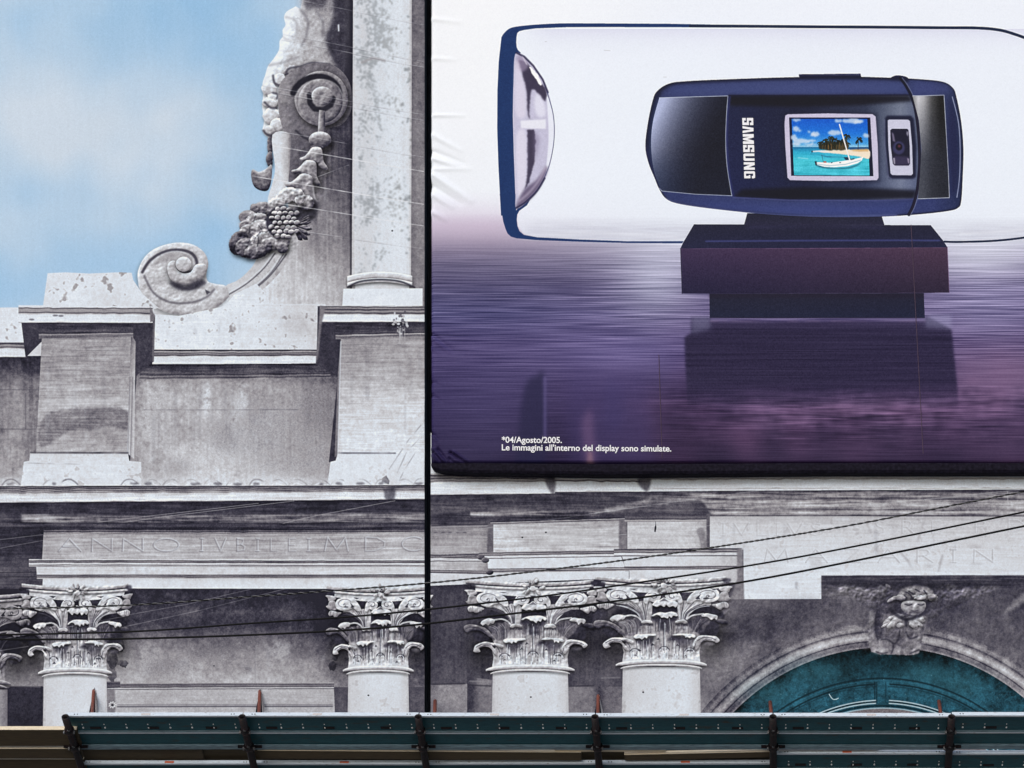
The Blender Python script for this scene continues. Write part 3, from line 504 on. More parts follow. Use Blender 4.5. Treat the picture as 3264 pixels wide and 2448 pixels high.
    S(T([(278, 6), (2800, 0), (2800, 172), (270, 168)]), 168, 6, 8, 5, hs=9, hgrad=[(0, -6), (.1, 0), (1, 0)], grad=[(0, -14), (.2, 0), (1, 10)], reg='frieze')
    xq = letters(c, 'ANNO', T, 372, 38, 80, 70, 2.8, 112, 222, wd=2., al=.72); letters(c, 'IVBILEI', T, 1280, 36, 80, 74, 2.8, 116, 218, wd=1.05, al=.7); letters(c, 'MDC', T, 2076, 28, 88, 112, 2.8, 112, 222, wd=1.7, al=.72)
    c.band(xx_(185), 1400, yy(166), yy(168), yy(214), yy(216), [(0, 222), (.1, 200), (.16, 56), (.3, 130), (.42, 56), (.52, 200), (.7, 208), (.78, 60), (.86, 190), (1, 120)], 5, 7, reg='entablature')
    S(T([(232, 214), (2800, 216), (2800, 266), (236, 266)]), 206, 5, 8, 5, hs=4, spots=14, reg='entablature')
    c.band(xx_(236), 1400, yy(264), yy(262), yy(292), yy(292), [(0, 150), (.2, 70), (.4, 150), (.55, 66), (.75, 150), (1, 190)], 5, 7, reg='entablature')
    S(T([(275, 290), (2800, 290), (2800, 358), (272, 354)]), 216, 4, 6, 4, grad=[(0, -14), (.3, 0), (1, 6)], reg='entablature')
    # ---- wall between the columns (left sheet)
    S(T([(-860, 355), (2800, 355), (2800, 985), (-860, 985)]), 126, 8, 12, 8, grad=[(0, -88), (.12, -84), (.24, -66), (.36, -76), (.5, -34), (.7, 4), (1, 36)], hgrad=[(0, -40), (.2, -30), (.3, -34), (.4, 6), (.6, 16), (.78, 0), (.83, -40), (1, -60)], reg='wall', cl=(42, 232))
    for (a, b, r1, r2, v, al) in ((1290, 770, 60, 30, 96, .5), (1430, 700, 60, 80, 92, .4), (1000, 860, 60, 50, 100, .35), (1130, 850, 70, 40, 104, .4), (1580, 870, 30, 20, 90, .5), (1900, 770, 40, 30, 90, .5), (1800, 750, 70, 60, 190, .4), (1200, 900, 120, 50, 182, .4), (960, 800, 70, 70, 172, .4)):
        p = T([(a, b)])[0]; w = c.win([(p[0] - r1 * 1.1, p[1] - r2 * 1.1), (p[0] + r1 * 1.1, p[1] + r2 * 1.1)], 0); x, y = c.xy(w)
        d = np.exp(-1. * (((x - p[0]) / (r1 * .5)) ** 2 + ((y - p[1]) / (r2 * .5)) ** 2)); c.put(w, np.clip(d * (1 + .8 * c.mix[w]), 0, 1), np.full(d.shape, float(v)) + 7 * c.n1[w], al)
    c.line(T([(1635, 680), (1637, 960)]), 2.4, 80, .5, 1.2, .2); c.line(T([(1640, 720), (1642, 960)]), 2., 186, .4, 1)
    c.poly(T(ell(1372, 850, 5, 4, 8)), 36, .9, .4)
    c.band(xx_(690), xx_(2140), yy(962), yy(955), yy(1004), yy(998), [(0, 168), (.25, 84), (.5, 120), (.62, 60), (.72, 176), (.85, 176), (.92, 56), (1, 120)], 5, 5, reg='wall')
    S(T([(690, 1003), (2140, 997), (2170, 1860), (690, 1860)]), 168, 7, 7, 4, hs=3, grad=[(0, 4), (.2, 6), (1, 0)], reg='wall')
    for v in (1112, ): c.line(T([(755, v), (2130, v - 4)]), 4, 74, .8, 1); c.line(T([(755, v - 12), (2130, v - 15)]), 3, 104, .6, 1)
    S(T([(688, 1000), (738, 1000), (748, 1860), (688, 1860)]), 120, 6, 8, 4, blur=2)
    c.band(xx_(683), xx_(772), yy(950), yy(950), yy(994), yy(990), [(0, 130), (.3, 70), (.7, 96), (1, 50)], 5, 3)
    # small flower on the jamb
    for k in range(9):
        a = k * .7; L(T(ell(722 + 18 * math.cos(a), 1102 + 16 * math.sin(a), 9, 6, 8, rot=math.degrees(a))), g=200, amp=60, soft=2, tex=5)
    c.poly(T(ell(722, 1102, 9, 8, 8)), 46, .9, .7)
    # bands near the frame edge, behind the left column
    S(T([(-860, 975), (275, 980), (262, 1860), (-860, 1860)]), 62, 6, 7, 5, grad=[(0, 0), (1, -6)], hgrad=[(0, 26), (.5, 26), (.66, -6), (1, -14)], reg='wall')
    S(T([(-860, 985), (48, 985), (44, 1860), (-860, 1860)]), 170, 6, 8, 4, hgrad=[(0, 0), (.9, 0), (1, -60)], reg='wall')
    L(T([(-860, 955), (30, 950), (75, 975), (60, 1000), (-860, 1000)]), g=120, amp=60, soft=5, tex=6); c.line(T([(60, 978), (260, 984)]), 4, 120, .6, 1)
    # dark carved foliage beside the shafts
    for (a, b, r1, r2, v) in ((720, 800, 34, 70, 64), (760, 720, 40, 50, 66), (795, 838, 28, 24, 52), (770, 830, 20, 16, 92), (2130, 850, 26, 30, 56), (2150, 760, 30, 60, 60), (720, 905, 30, 46, 84)):
        L(T(smooth(ell(a, b, r1, r2, 10), 2)), g=v + 6, amp=26, soft=9, tex=12, rough=3, al=.7, carve=1.4)
    # ---------------------------------------------------------------- right sheet
    T = R5; yy = lambda v: 1450 + .5123 * v; xs_ = lambda v: 1000 + .5123 * v
    T6 = R6; y6 = lambda v: 1450 + .61664 * v; x6 = lambda v: 1900 + .61664 * v
    xa = 1362
    S([(xa, 900), (X1, 900), (X1, y6(200)), (xa, y6(200))], 214, 5, 7, 5, reg=E)
    # dark soffit zone
    S([(xa, yy(235)), (X1, y6(172)), (X1, y6(345)), (xa, yy(450))], 76, 6, 9, 7, hs=7, grad=[(0, -10), (.35, -12), (.55, 8), (.75, -14), (1, 10)], reg=E)
    S([(x6(480), y6(200)), (x6(800), y6(190)), (X1, y6(200)), (X1, y6(310)), (x6(600), y6(315)), (x6(560), y6(250))], 120, 8, 14, 12, hs=14, grad=[(0, -16), (.2, 10), (.3, -34), (.4, 34), (.62, 40), (.75, -8), (.85, 50), (1, 0)], blur=3, reg=E)
    S([(x6(200), y6(212)), (x6(760), y6(196)), (x6(700), y6(232)), (x6(260), y6(262))], 128, 8, 18, 12, hs=22, blur=6, al=.75)
    S([(xs_(975), yy(352)), (xs_(1500), yy(345)), (xs_(1800), yy(352)), (xs_(1790), yy(380)), (xs_(975), yy(378))], 118, 8, 16, 10, hs=20, blur=2, hgrad=[(0, 40), (.3, 0), (1, -20)])
    S([(xs_(1810), yy(335)), (x6(280), y6(225)), (x6(280), y6(255)), (xs_(1815), yy(360))], 150, 8, 16, 10, hs=16, blur=3, al=.7)
    # cornice strip that shows under the advertisement: three steps forward
    stp = [(0, 210), (.08, 150), (.14, 60), (.2, 140), (.26, 84), (.32, 170), (.38, 110), (.45, 214), (.95, 224), (1, 150)]
    c.band(xa, xs_(1500), yy(110), yy(115), yy(250), yy(240), stp, 5, 7, reg=E)
    c.band(xs_(1500), x6(275), yy(100), y6(92), yy(230), y6(190), [(0, 200), (.4, 190), (.46, 70), (.52, 210), (.95, 226), (1, 150)], 5, 5, reg=E)
    c.band(x6(275), X1, y6(60), y6(60), y6(176), y6(172), [(0, 200), (.5, 196), (.56, 140), (.62, 212), (.96, 216), (1, 150)], 4, 4, reg=E)
    S(T(smooth([(1440, 150), (1500, 140), (1505, 200), (1490, 245), (1460, 210)], 3)), 92, 6, 10, 4, blur=3, al=.85); S(T6(smooth([(215, 125), (280, 120), (275, 170), (262, 190), (225, 160)], 3)), 84, 6, 10, 4, blur=3, al=.85)
    # frieze blocks
    S([(xa, yy(440)), (xs_(1100), yy(432)), (xs_(1085), yy(612)), (xa, yy(622))], 152, 6, 9, 6, hs=6, grad=[(0, -50), (.1, -34), (.3, -10), (1, 16)], hgrad=[(0, 0), (.8, 0), (1, -30)], reg='frieze')
    for k in range(5): c.poly(T(ell(760 + 45 * k, 484, 13, 4, 8)), 84, .7, .8)
    for k in range(11): c.line(T([(745 + 30 * k, 500), (745 + 30 * k, 545)]), 2, 122, .4, 1, .4)
    c.line(T([(745, 572), (1075, 570)]), 2.4, 200, .6, .8, .3); c.line(T([(735, 442), (1095, 432)]), 3, 52, .7, .8); c.line(T([(735, 452), (1090, 442)]), 2.4, 176, .6, .8)
    S(T([(1085, 430), (1118, 432), (1118, 605), (1078, 612)]), 92, 6, 8, 5, blur=1.6, reg='frieze')
    S([(xs_(1118), yy(430)), (x6(150), y6(335)), (x6(150), y6(505)), (xs_(1118), yy(606))], 170, 6, 11, 8, hs=9, grad=[(0, -26), (.1, 0), (.7, 8), (1, 20)], reg='frieze')
    c.glow(xs_(1600), yy(510), 90, 26, (216, 222, 228), .45)
    c.band(xs_(1100), x6(160), yy(412), y6(318), yy(434), y6(338), [(0, 66), (.4, 60), (.5, 190), (.7, 90), (1, 120)], 5, 5, reg=E)
    S(T6([(118, 335), (165, 330), (165, 500), (140, 505), (118, 500)]), 104, 6, 12, 6, blur=2, reg='frieze')
    S(T6([(162, 342), (582, 342), (582, 482), (162, 490)]), 184, 6, 9, 6, hs=5, hgrad=[(0, 4), (.8, 2), (1, -30)], reg='frieze')
    c.band(x6(148), x6(582), y6(302), y6(300), y6(346), y6(346), [(0, 74), (.3, 70), (.5, 96), (.7, 60), (.8, 170), (1, 130)], 5, 6, reg=E)
    S(T6(smooth([(520, 390), (555, 380), (575, 470), (545, 485), (535, 440)], 3)), 112, 7, 12, 5, blur=2, al=.7); S(T6([(570, 305), (590, 300), (592, 482), (572, 485)]), 88, 6, 8, 5, blur=1.5)
    L(T6([(303, 372), (308, 358), (312, 372), (308, 398), (300, 396)]), g=46, amp=10, soft=3); c.line(T6([(308, 345), (308, 370)]), 2, 50, .7)
    # white inscription field
    S(T6([(588, 318), (3300, 318), (3300, 624), (1165, 626), (1165, 748), (762, 748), (762, 490), (588, 490)]), 214, 4, 5, 3, hs=3, grad=[(0, -42), (.04, -30), (.12, -16), (.4, -4), (.7, 4), (1, 6)], spots=18, reg='inscription_panel')
    for k in range(30):
        a, b = rs.uniform(620, 2200), rs.uniform(330, 600); S(T6(ell(a, b, rs.uniform(14, 60), rs.uniform(3, 9), 10)), rs.choice([164, 176, 226]), 5, 10, 4, hs=6, blur=3, al=.45)
    letters(c, 'IVLIVS', T6, 645, 356, 62, 44, 2.6, 150, 232, wd=1.5, al=.42); letters(c, 'S.R.E', T6, 1440, 344, 62, 44, 2.6, 150, 232, wd=1.4, al=.42); letters(c, 'P', T6, 1960, 340, 62, 44, 2.6, 150, 232, wd=1.5, al=.42); letters(c, 'D', T6, 2130, 336, 62, 44, 2.6, 150, 232, wd=1.5, al=.42)
    letters(c, 'MAZARIN', T6, 870, 490, 66, 92, 2.8, 140, 236, wd=1.85, al=.52)
    for q in ([(1700, 325), (1670, 420), (1655, 480)], [(1570, 500), (1610, 545), (1645, 610)], [(1790, 520), (1770, 600)], [(1395, 350), (1420, 400)]): c.line(T6(q), 7, 150, .6, 2.2, .3)
    S(T6(ell(1140, 560, 30, 34, 12)), 176, 6, 10, 5, blur=6, al=.6)
    # architrave mouldings of the right sheet
    c.band(xa, xs_(1085), yy(616), yy(632), yy(668), yy(664), [(0, 190), (.12, 60), (.25, 140), (.4, 62), (.52, 196), (.8, 200), (.9, 60), (1, 170)], 5, 6, reg='entablature')
    S([(xa, yy(664)), (xs_(1085), yy(664)), (xs_(1085), yy(745)), (xa, yy(722))], 182, 6, 9, 6, hs=5, hgrad=[(0, 4), (.75, 0), (1, -52)], reg='entablature')
    c.band(xa, xs_(1110), yy(716), yy(722), yy(740), yy(748), [(0, 90), (.4, 150), (.6, 70), (1, 180)], 5, 5, reg='entablature')
    S([(xa, yy(736)), (xs_(1110), yy(744)), (xs_(1110), yy(818)), (xa, yy(818))], 212, 4, 7, 4, reg='entablature')
    c.band(xs_(1030), x6(130), yy(606), y6(492), yy(650), y6(528), [(0, 176), (.12, 72), (.3, 150), (.45, 60), (.56, 200), (.8, 206), (.9, 64), (1, 180)], 5, 6, reg='entablature')
    S([(xs_(1080), yy(648)), (x6(130), y6(526)), (x6(150), y6(580)), (xs_(1085), yy(715))], 212, 4, 7, 4, reg='entablature')
    c.band(xs_(1080), x6(150), yy(708), y6(580), yy(740), y6(604), [(0, 80), (.3, 160), (.55, 84), (.8, 190), (1, 200)], 5, 5, reg='entablature')
    S([(xs_(1100), yy(738)), (x6(170), y6(600)), (x6(170), y6(640)), (xs_(1100), yy(800))], 216, 4, 6, 3, reg='entablature')
    c.band(x6(92), x6(752), y6(486), y6(482), y6(524), y6(524), [(0, 90), (.14, 60), (.3, 160), (.45, 70), (.6, 206), (.85, 200), (.92, 60), (1, 170)], 5, 6, reg='entablature')
    S(T6([(134, 524), (752, 524), (752, 582), (150, 584)]), 206, 4, 7, 5, hgrad=[(0, 4), (.75, 2), (1, -24)], reg='entablature')
    c.band(x6(145), x6(752), y6(576), y6(572), y6(600), y6(594), [(0, 150), (.3, 72), (.5, 160), (.65, 90), (1, 200)], 5, 5, reg='entablature')
    S(T6([(172, 596), (752, 590), (752, 660), (172, 650)]), 212, 4, 6, 4, hgrad=[(0, 2), (.75, 0), (1, -34)], reg='entablature')
    S(T6([(728, 484), (756, 482), (766, 752), (748, 770), (690, 760), (730, 640)]), 120, 6, 10, 5, blur=2, reg='entablature')
    for a, b in ((1040, 636), (1068, 655), (1095, 730)): L(T(ell(a, b, 24, 18, 12)), g=80, amp=50, soft=4, tex=8)
    # wall behind the right columns
    S([(xa, yy(816)), (x6(60), y6(640)), (x6(60), y6(1000)), (xs_(1800), yy(1480)), (xa, yy(1480))], 70, 6, 7, 6, vs=2, grad=[(0, -10), (.5, 0), (1, 16)], reg='wall')
    S([(xa, yy(1432)), (xs_(960), yy(1424)), (xs_(960), Y1), (xa, Y1)], 128, 8, 9, 6, hgrad=[(0, -20), (.3, 8), (1, 8)], grad=[(0, -6), (1, -10)], reg='wall')
    S([(xs_(955), yy(1380)), (xs_(1110), yy(1400)), (xs_(1110), Y1), (xs_(955), Y1)], 92, 7, 9, 6, hgrad=[(0, -26), (.2, -20), (.5, 24), (1, 30)], reg='wall')
    S([(xs_(1580), yy(1440)), (xs_(1920), yy(1440)), (xs_(1920), Y1), (xs_(1580), Y1)], 104, 7, 9, 6, hgrad=[(0, 16), (.45, 4), (.58, -34), (.7, 0), (1, 6)], reg='wall')
    for q, v in (([(740, 1428), (940, 1424)], 44), ([(1590, 1440), (1740, 1436)], 48), ([(1590, 1462), (1740, 1458)], 120), ([(970, 1408), (1100, 1412)], 140), ([(970, 1432), (1100, 1438)], 44), ([(1790, 1388), (1905, 1384)], 128)): c.line(T(q), 4, v, .7, 1.4)
    # ---- arch side
    S(T6([(560, 750), (762, 745), (1165, 745), (1165, 624), (3300, 620), (3300, 1900), (420, 1900), (470, 900)]), 112, 6, 9, 8, vs=1, grad=[(0, -26), (.15, -24), (.4, -6), (.6, 24), (1, 30)], hgrad=[(0, 6), (.3, -4), (.6, -10), (1, -16)], reg='arch_wall')
    S(T6(smooth([(690, 840), (800, 790), (950, 770), (1120, 760), (1160, 790), (1060, 850), (960, 950), (800, 960), (680, 1000), (640, 920)], 4)), 72, 7, 10, 6, blur=14, al=.7)
    S(T6(smooth([(640, 1040), (760, 960), (860, 1000), (700, 1150), (600, 1240), (560, 1180)], 4)), 128, 8, 12, 8, blur=14, al=.75)
    S(T6([(1165, 626), (2260, 622), (3300, 622), (3300, 680), (1165, 690)]), 66, 6, 8, 6, hs=8, blur=2)
    S(T6(smooth([(1180, 690), (1360, 700), (1520, 740), (1400, 760), (1200, 740)], 4)), 104, 7, 14, 7, hs=14, blur=7, al=.7)
    S(T6([(2090, 830), (2200, 720), (2400, 560), (2400, 860), (2212, 760), (2130, 812)]), 140, 7, 10, 7, blur=5, al=.9)
    # archivolt and fanlight: concentric arcs about (1500, 2093)
    def ring(r0, r1, stops, col=None, reg=None, cx=1500, cy=2093, amp=8):
        pts = T6(ell(cx, cy, r1, r1, 60, 180, 360)); w = c.win(pts, 2); x, y = c.xy(w); p = T6([(cx, cy)])[0]
        r = np.hypot(x - p[0], y - p[1]) / .61664; t = (r - r0) / (r1 - r0)
        m = np.clip((r - r0) * .4 + .5, 0, 1) * np.clip((r1 - r) * .4 + .5, 0, 1)
        an = np.arctan2(y - p[1], x - p[0])
        G_ = np.interp(t, [q[0] for q in stops], [q[1] for q in stops]) + amp * (.7 * c.n1[w] + .8 * c.n2[w] + c.n3[w] + c.n4[w] * .8)
        if col is None: c.put(w, m, np.clip(G_, 36, 236))
        else: c.put(w, m, np.clip((G_ / 100.)[..., None] * np.array(col, np.float32), 8, 235))
        c.setreg(reg, w, m)
    ring(1098, 1225, [(0, 140), (.1, 104), (.22, 112), (.26, 60), (.3, 130), (.42, 178), (.55, 152), (.62, 110), (.66, 74), (.72, 122), (.82, 132), (.9, 104), (1, 92)], reg='archivolt', amp=8)
    ring(0, 1098, [(0, 96), (.76, 96), (.85, 100), (.92, 92), (.97, 70), (1, 44)], (36, 79, 96), reg='fanlight', amp=9)
    S(T6(smooth([(1180, 1040), (1400, 1030), (1640, 1034), (1700, 1080), (1560, 1130), (1400, 1140), (1220, 1100)], 4)), 60, 4, 4, 3, blur=18, al=0)
    w = c.win(T6([(1130, 1000), (1750, 1200)]), 60); x, y = c.xy(w); p = T6([(1480, 1065)])[0]
    d = np.exp(-.5 * (((x - p[0]) / 170) ** 2 + ((y - p[1]) / 42) ** 2)); c.dark(w, d * (c.reg[w] == c.names.index('fanlight')), .42)
    for (a, b, rx, ry) in ((1130, 1120, 150, 60), (900, 1230, 120, 60), (1700, 1130, 130, 50), (1880, 1190, 120, 60)): p = T6([(a, b)])[0]; c.glow(p[0], p[1], rx * .5, ry * .5, (62, 122, 138), .35)
    def arc(r, wd, col, al, a0, a1, bl=.8, cx=1480): c.line(T6(ell(cx, 2093, r, r, 50, a0, a1)), wd, col, al, bl)
    tl = lambda k: (38 * k, 86 * k, 106 * k)
    arc(938, 5, tl(.42), .8, 205, 335); arc(926, 3, tl(1.25), .5, 205, 335); arc(908, 5, tl(.4), .8, 205, 267.5); arc(908, 5, tl(.4), .8, 272.5, 335); arc(896, 4, tl(.6), .7, 205, 268); arc(896, 4, tl(.6), .7, 272, 335)
    for a in (1440, 1450): c.line(T6([(a, 1175), (a, 1275)]), 4, tl(.45), .75, 1)
    c.line(T6([(1497, 1180), (1497, 1280)]), 4, tl(.6), .7, 1); S(T6([(1456, 1165), (1492, 1165), (1492, 1285), (1456, 1285)]), 0, 0, 0, 0, al=0)
    for r, wd in ((824, 3.4), (809, 3.4)): arc(r, wd, (196, 216, 226), .9, 214, 267.5); arc(r, wd, (196, 216, 226), .9, 272.5, 326)
    arc(817, 4, tl(.35), .8, 214, 267.5); arc(817, 4, tl(.35), .8, 272.5, 326)
    c.poly(T6(ell(1480, 2093, 782, 782, 60, 180, 360)), (118, 108, 112), .9, 1, grain=9); arc(784, 3.4, (178, 200, 212), .85, 200, 340); arc(796, 5, tl(.4), .8, 200, 340)
    c.line(T6(smooth([(1205, 1238), (1222, 1262), (1240, 1264), (1252, 1258)], 4, False)), 2.6, (190, 216, 226), .9, .5)
    for k in range(60):
        a, b = rs.uniform(820, 2200), rs.uniform(1080, 1320); c.poly(T6(ell(a, b, rs.uniform(.8, 2), rs.uniform(.8, 2), 6)), (150, 190, 200), .7)
    # ---- cherub keystone
    T = CH; K = 'cherub_keystone'
    S(T(smooth([(120, 260), (400, 240), (640, 270), (760, 250), (1000, 240), (1260, 250), (1400, 260), (1700, 250), (1900, 280), (1700, 300), (1450, 300), (1280, 330), (1100, 290), (900, 320), (800, 320), (600, 320), (300, 300)], 3)), 44, 4, 6, 3, blur=6, al=.85)
    L(T([(235, 310), (300, 300), (500, 335), (600, 348), (640, 330), (700, 350), (748, 320), (742, 270), (790, 292), (792, 350), (700, 384), (560, 402), (510, 386), (480, 352), (300, 326)]), g=132, amp=46, soft=5, tex=12, sm=2, reg=K, carve=.6, al=.55)
    L(T([(1392, 300), (1412, 262), (1404, 318), (1440, 348), (1500, 338), (1620, 362), (1500, 372), (1420, 352)]), g=128, amp=46, soft=4, tex=12, sm=2, reg=K, carve=.6, al=.5)
    for cx, sg in ((700, -1), (1450, 1)): c.line(T([(cx + sg * -1 * (46 - 3 * i) * math.cos(i * .42), 312 + (40 - 2.6 * i) * math.sin(i * .42)) for i in range(12)]), 9, 158, .5, 2.4); c.poly(T(ell(cx, 318, 22, 15, 10)), 60, .5, 2)
    for q, v in (([(240, 312), (420, 322), (560, 350)], 176), ([(1500, 350), (1700, 335), (1950, 308)], 150), ([(1560, 330), (1760, 318), (1940, 314)], 120), ([(1480, 390), (1640, 400), (1800, 395)], 110), ([(80, 350), (230, 340)], 40), ([(300, 410), (500, 420)], 120), ([(120, 370), (300, 375), (420, 400)], 100)): c.line(T(smooth(q, 4, False)), 9, v, .45, 3.4, .3)
    for q, v in (([(230, 290), (480, 300), (640, 320), (790, 280), (800, 400), (700, 470), (560, 480), (420, 430), (260, 360)], 104), ([(1300, 330), (1400, 270), (1560, 320), (1900, 296), (1800, 380), (1560, 420), (1330, 430)], 92)):
        S(T(smooth(q, 3)), v, 8, 16, 6, blur=6, al=.6); c.relief(T(smooth(q, 3)), .5, 4.)
    # bearded corbel: body, lit left arris, folds
    body = [(572, 560), (640, 540), (760, 545), (900, 620), (1060, 640), (1200, 600), (1190, 700), (1136, 830), (1116, 950), (1092, 1008), (1040, 1022), (960, 1026), (830, 1022), (690, 1020), (590, 992), (570, 940), (560, 800)]
    c.stone(T(c.jit(body, 5)), 104, 8, 20, 9, vs=6, blur=.8, grad=[(0, -14), (.5, -10), (.75, 14), (1, 36)], hgrad=[(0, 10), (.3, -14), (.7, 0), (1, 10)], reg=K)
    S(T([(576, 566), (626, 580), (616, 800), (650, 960), (640, 1000), (590, 985), (570, 930), (562, 800)]), 150, 8, 15, 6, blur=4, al=.6)
    S(T(smooth([(640, 620), (700, 600), (720, 760), (860, 800), (930, 770), (900, 880), (760, 880), (660, 820)], 4)), 78, 7, 14, 6, blur=6, al=.75)
    for (a, b, rx, ry, v) in ((680, 985, 60, 30, 172), (870, 975, 46, 44, 160), (1030, 985, 60, 34, 166), (930, 900, 80, 40, 98), (1080, 900, 36, 60, 146), (700, 900, 60, 50, 140), (530, 945, 40, 22, 130), (1150, 930, 34, 26, 120)): S(T(smooth(ell(a, b, rx, ry, 9), 2)), v, 8, 18, 6, blur=4, al=.7)
    for q in ([(890, 770), (880, 860), (840, 905)], [(822, 900), (822, 960), (800, 1015)], [(960, 780), (1000, 850), (1080, 830)], [(700, 860), (760, 860), (820, 900)], [(640, 990), (700, 1010), (760, 1000)], [(1000, 1010), (1060, 985), (1100, 970)], [(640, 600), (636, 760), (660, 860)]): c.line(T(smooth(q, 5, False)), 5, 50, .75, 1.5)
    # small wings under the chin, feather by feather
    for (bx, by, n_, sg) in ((830, 660, 26, -1), (1075, 665, 18, 1)):
        S(T(smooth(ell(bx, by, 130 if sg < 0 else 100, 86, 12), 2)), 120, 7, 14, 5, blur=4, al=.85, reg=K)
        for k in range(n_):
            a = bx + rs.uniform(-1, 1) * (105 if sg < 0 else 80); b = by - 60 + 120 * k / n_ + rs.uniform(-12, 12); wd_ = 1 - .45 * abs(a - bx) / 110
            L(T(smooth(ell(a, b, rs.uniform(32, 50), rs.uniform(20, 32) * wd_, 8, rot=sg * 30), 2)), g=rs.uniform(140, 176), amp=32, soft=4.5, tex=12, shadow=(0, 4, 3, .3), reg=K, al=.8)
    shd = smooth([(790, 540), (860, 600), (960, 645), (1070, 622), (1170, 566)], 4, False); c.line(T(shd), 12, 44, .85, 2.4)
    c.poly(T([(940, 640), (985, 640), (970, 740), (950, 720)]), 46, .8, 2)
    # face
    S(T(smooth([(820, 480), (900, 440), (1190, 430), (1200, 520), (1130, 600), (1030, 625), (920, 600), (840, 550)], 4)), 62, 6, 9, 4, blur=3, al=.9, reg=K)
    L(T([(905, 500), (935, 456), (1050, 446), (1140, 456), (1170, 480), (1160, 540), (1112, 585), (1035, 604), (965, 585), (918, 545)]), g=138, amp=44, soft=12, tex=10, sm=3, l=(-.1, .85), reg=K, carve=.3)
    for a, wd_ in ((985, 42), (1118, 36)):
        S(T(ell(a, 488, wd_, 13, 12)), 92, 5, 6, 3, blur=3, al=.8); c.line(T(smooth([(a - wd_ * .9, 484), (a, 497), (a + wd_ * .9, 484)], 4, False)), 3.4, 54, .85, .7); c.line(T(smooth([(a - wd_, 468), (a, 460), (a + wd_, 468)], 4, False)), 4, 200, .55, 1.4)
    S(T(ell(955, 532, 34, 24, 12)), 194, 5, 6, 3, blur=4, al=.7); S(T(ell(1125, 528, 26, 24, 12)), 188, 5, 6, 3, blur=4, al=.7); S(T([(1040, 480), (1062, 480), (1076, 546), (1030, 548)]), 196, 4, 5, 2, blur=2.2, al=.75)
    c.line(T([(1018, 556), (1050, 562), (1084, 553)]), 4, 66, .8, .9); c.line(T(smooth([(1000, 574), (1040, 578), (1078, 572)], 4, False)), 4, 72, .75, .9); S(T(ell(1040, 592, 30, 9, 10)), 186, 4, 5, 2, blur=2, al=.6); S(T(smooth([(1005, 500), (1030, 540), (1010, 560), (990, 540)], 3)), 120, 4, 5, 2, blur=3, al=.5)
    # hair: a mass of curls
    S(T(smooth([(870, 400), (930, 320), (1050, 292), (1180, 304), (1244, 350), (1240, 410), (1130, 440), (1000, 440), (900, 440)], 4)), 132, 8, 18, 6, blur=2.5, grad=[(0, -14), (.4, 14), (1, -6)], reg=K)
    for k in range(34):
        t = rs.uniform(0, 1); a = 870 + 390 * t; b = 425 - 105 * math.sin(math.pi * min(1, max(0, (t * 390 + 10) / 400))) * rs.uniform(.1, 1.)
        L(T(smooth(ell(a, b, rs.uniform(30, 58), rs.uniform(14, 24), 8, rot=rs.uniform(-40, 40)), 2)), g=rs.uniform(112, 162), amp=26, soft=4.5, tex=12, shadow=(0, 3, 3, .28), reg=K, al=.65)
    for q, v in (([(755, 462), (800, 420), (870, 392), (955, 392), (958, 430), (900, 445), (840, 440), (800, 458)], 138), ([(1200, 390), (1236, 372), (1276, 396), (1250, 424), (1200, 425)], 138), ([(1040, 420), (1100, 392), (1170, 400), (1160, 432), (1090, 438)], 178)):
        L(T(q), g=v, amp=44, soft=4, tex=11, sm=3, rough=1.2, shadow=(0, 6, 4, .6), reg=K)
    for q in ([(960, 360), (1000, 380), (1030, 430)], [(940, 390), (962, 412), (955, 440)], [(990, 350), (1040, 380)], [(1060, 330), (1100, 350)], [(1150, 340), (1180, 380)]): c.line(T(smooth(q, 5, False)), 5, 46, .8, 1)
    c.relief(T(smooth([(120, 280), (500, 260), (900, 270), (1300, 270), (1900, 280), (1750, 420), (1300, 620), (1200, 740), (1120, 1030), (580, 1020), (560, 560), (400, 440), (150, 420)], 3)), .2, 3.)
    c.relief(R8(smooth([(950, -200), (840, 100), (730, 420), (724, 690), (880, 690), (870, 520), (960, 370), (1120, 330), (1140, -200)], 3)), .06, 2., .6)
    c.relief(R8(smooth([(860, 1000), (1000, 1060), (990, 1180), (880, 1330), (680, 1370), (560, 1310), (600, 1170), (740, 1070)], 3)), .36, 2.)
    c.relief(R8(ell(1000, 560, 190, 240)), .13, 8.); c.relief(R8(ell(290, 1480, 230, 190)), .10, 8.); c.relief(R8([(900, 780), (1100, 780), (1040, 1080), (860, 1020)]), .22, 4.)
    c.relief(T6([(1165, 640), (3300, 640), (3300, 1000), (1900, 960), (1100, 940), (700, 1150), (560, 1200), (560, 760), (1165, 750)]), .12, 8., .4)
    for (T_, xa_, xb_, y0_, y1_, n_) in ((R7, 700, 1690, 490, 1000, 34), (R7, 215, 650, 290, 850, 16), (R7, 1720, 2120, 290, 850, 16), (R7, 790, 1590, 170, 340, 14), (R4, 780, 2100, 700, 950, 22), (R7, -100, 190, 440, 1000, 10), (R4, 300, 2200, 215, 352, 26), (R8, 900, 1190, 800, 1600, 10), (R6, 600, 2200, 330, 610, 26), (R6, 780, 1150, 620, 745, 6)):
        for k in range(n_):
            a = rs.uniform(xa_, xb_); b0 = y0_ + (y1_ - y0_) * rs.uniform(0, .35); b1 = b0 + (y1_ - y0_) * rs.uniform(.15, .6); dk_ = rs.rand() < .68
            c.line(T_([(a, b0), (a + rs.uniform(-5, 5), min(b1, y1_))]), rs.uniform(3, 14), 84. if dk_ else 216., rs.uniform(.05, .17), rs.uniform(1.5, 4), .35)
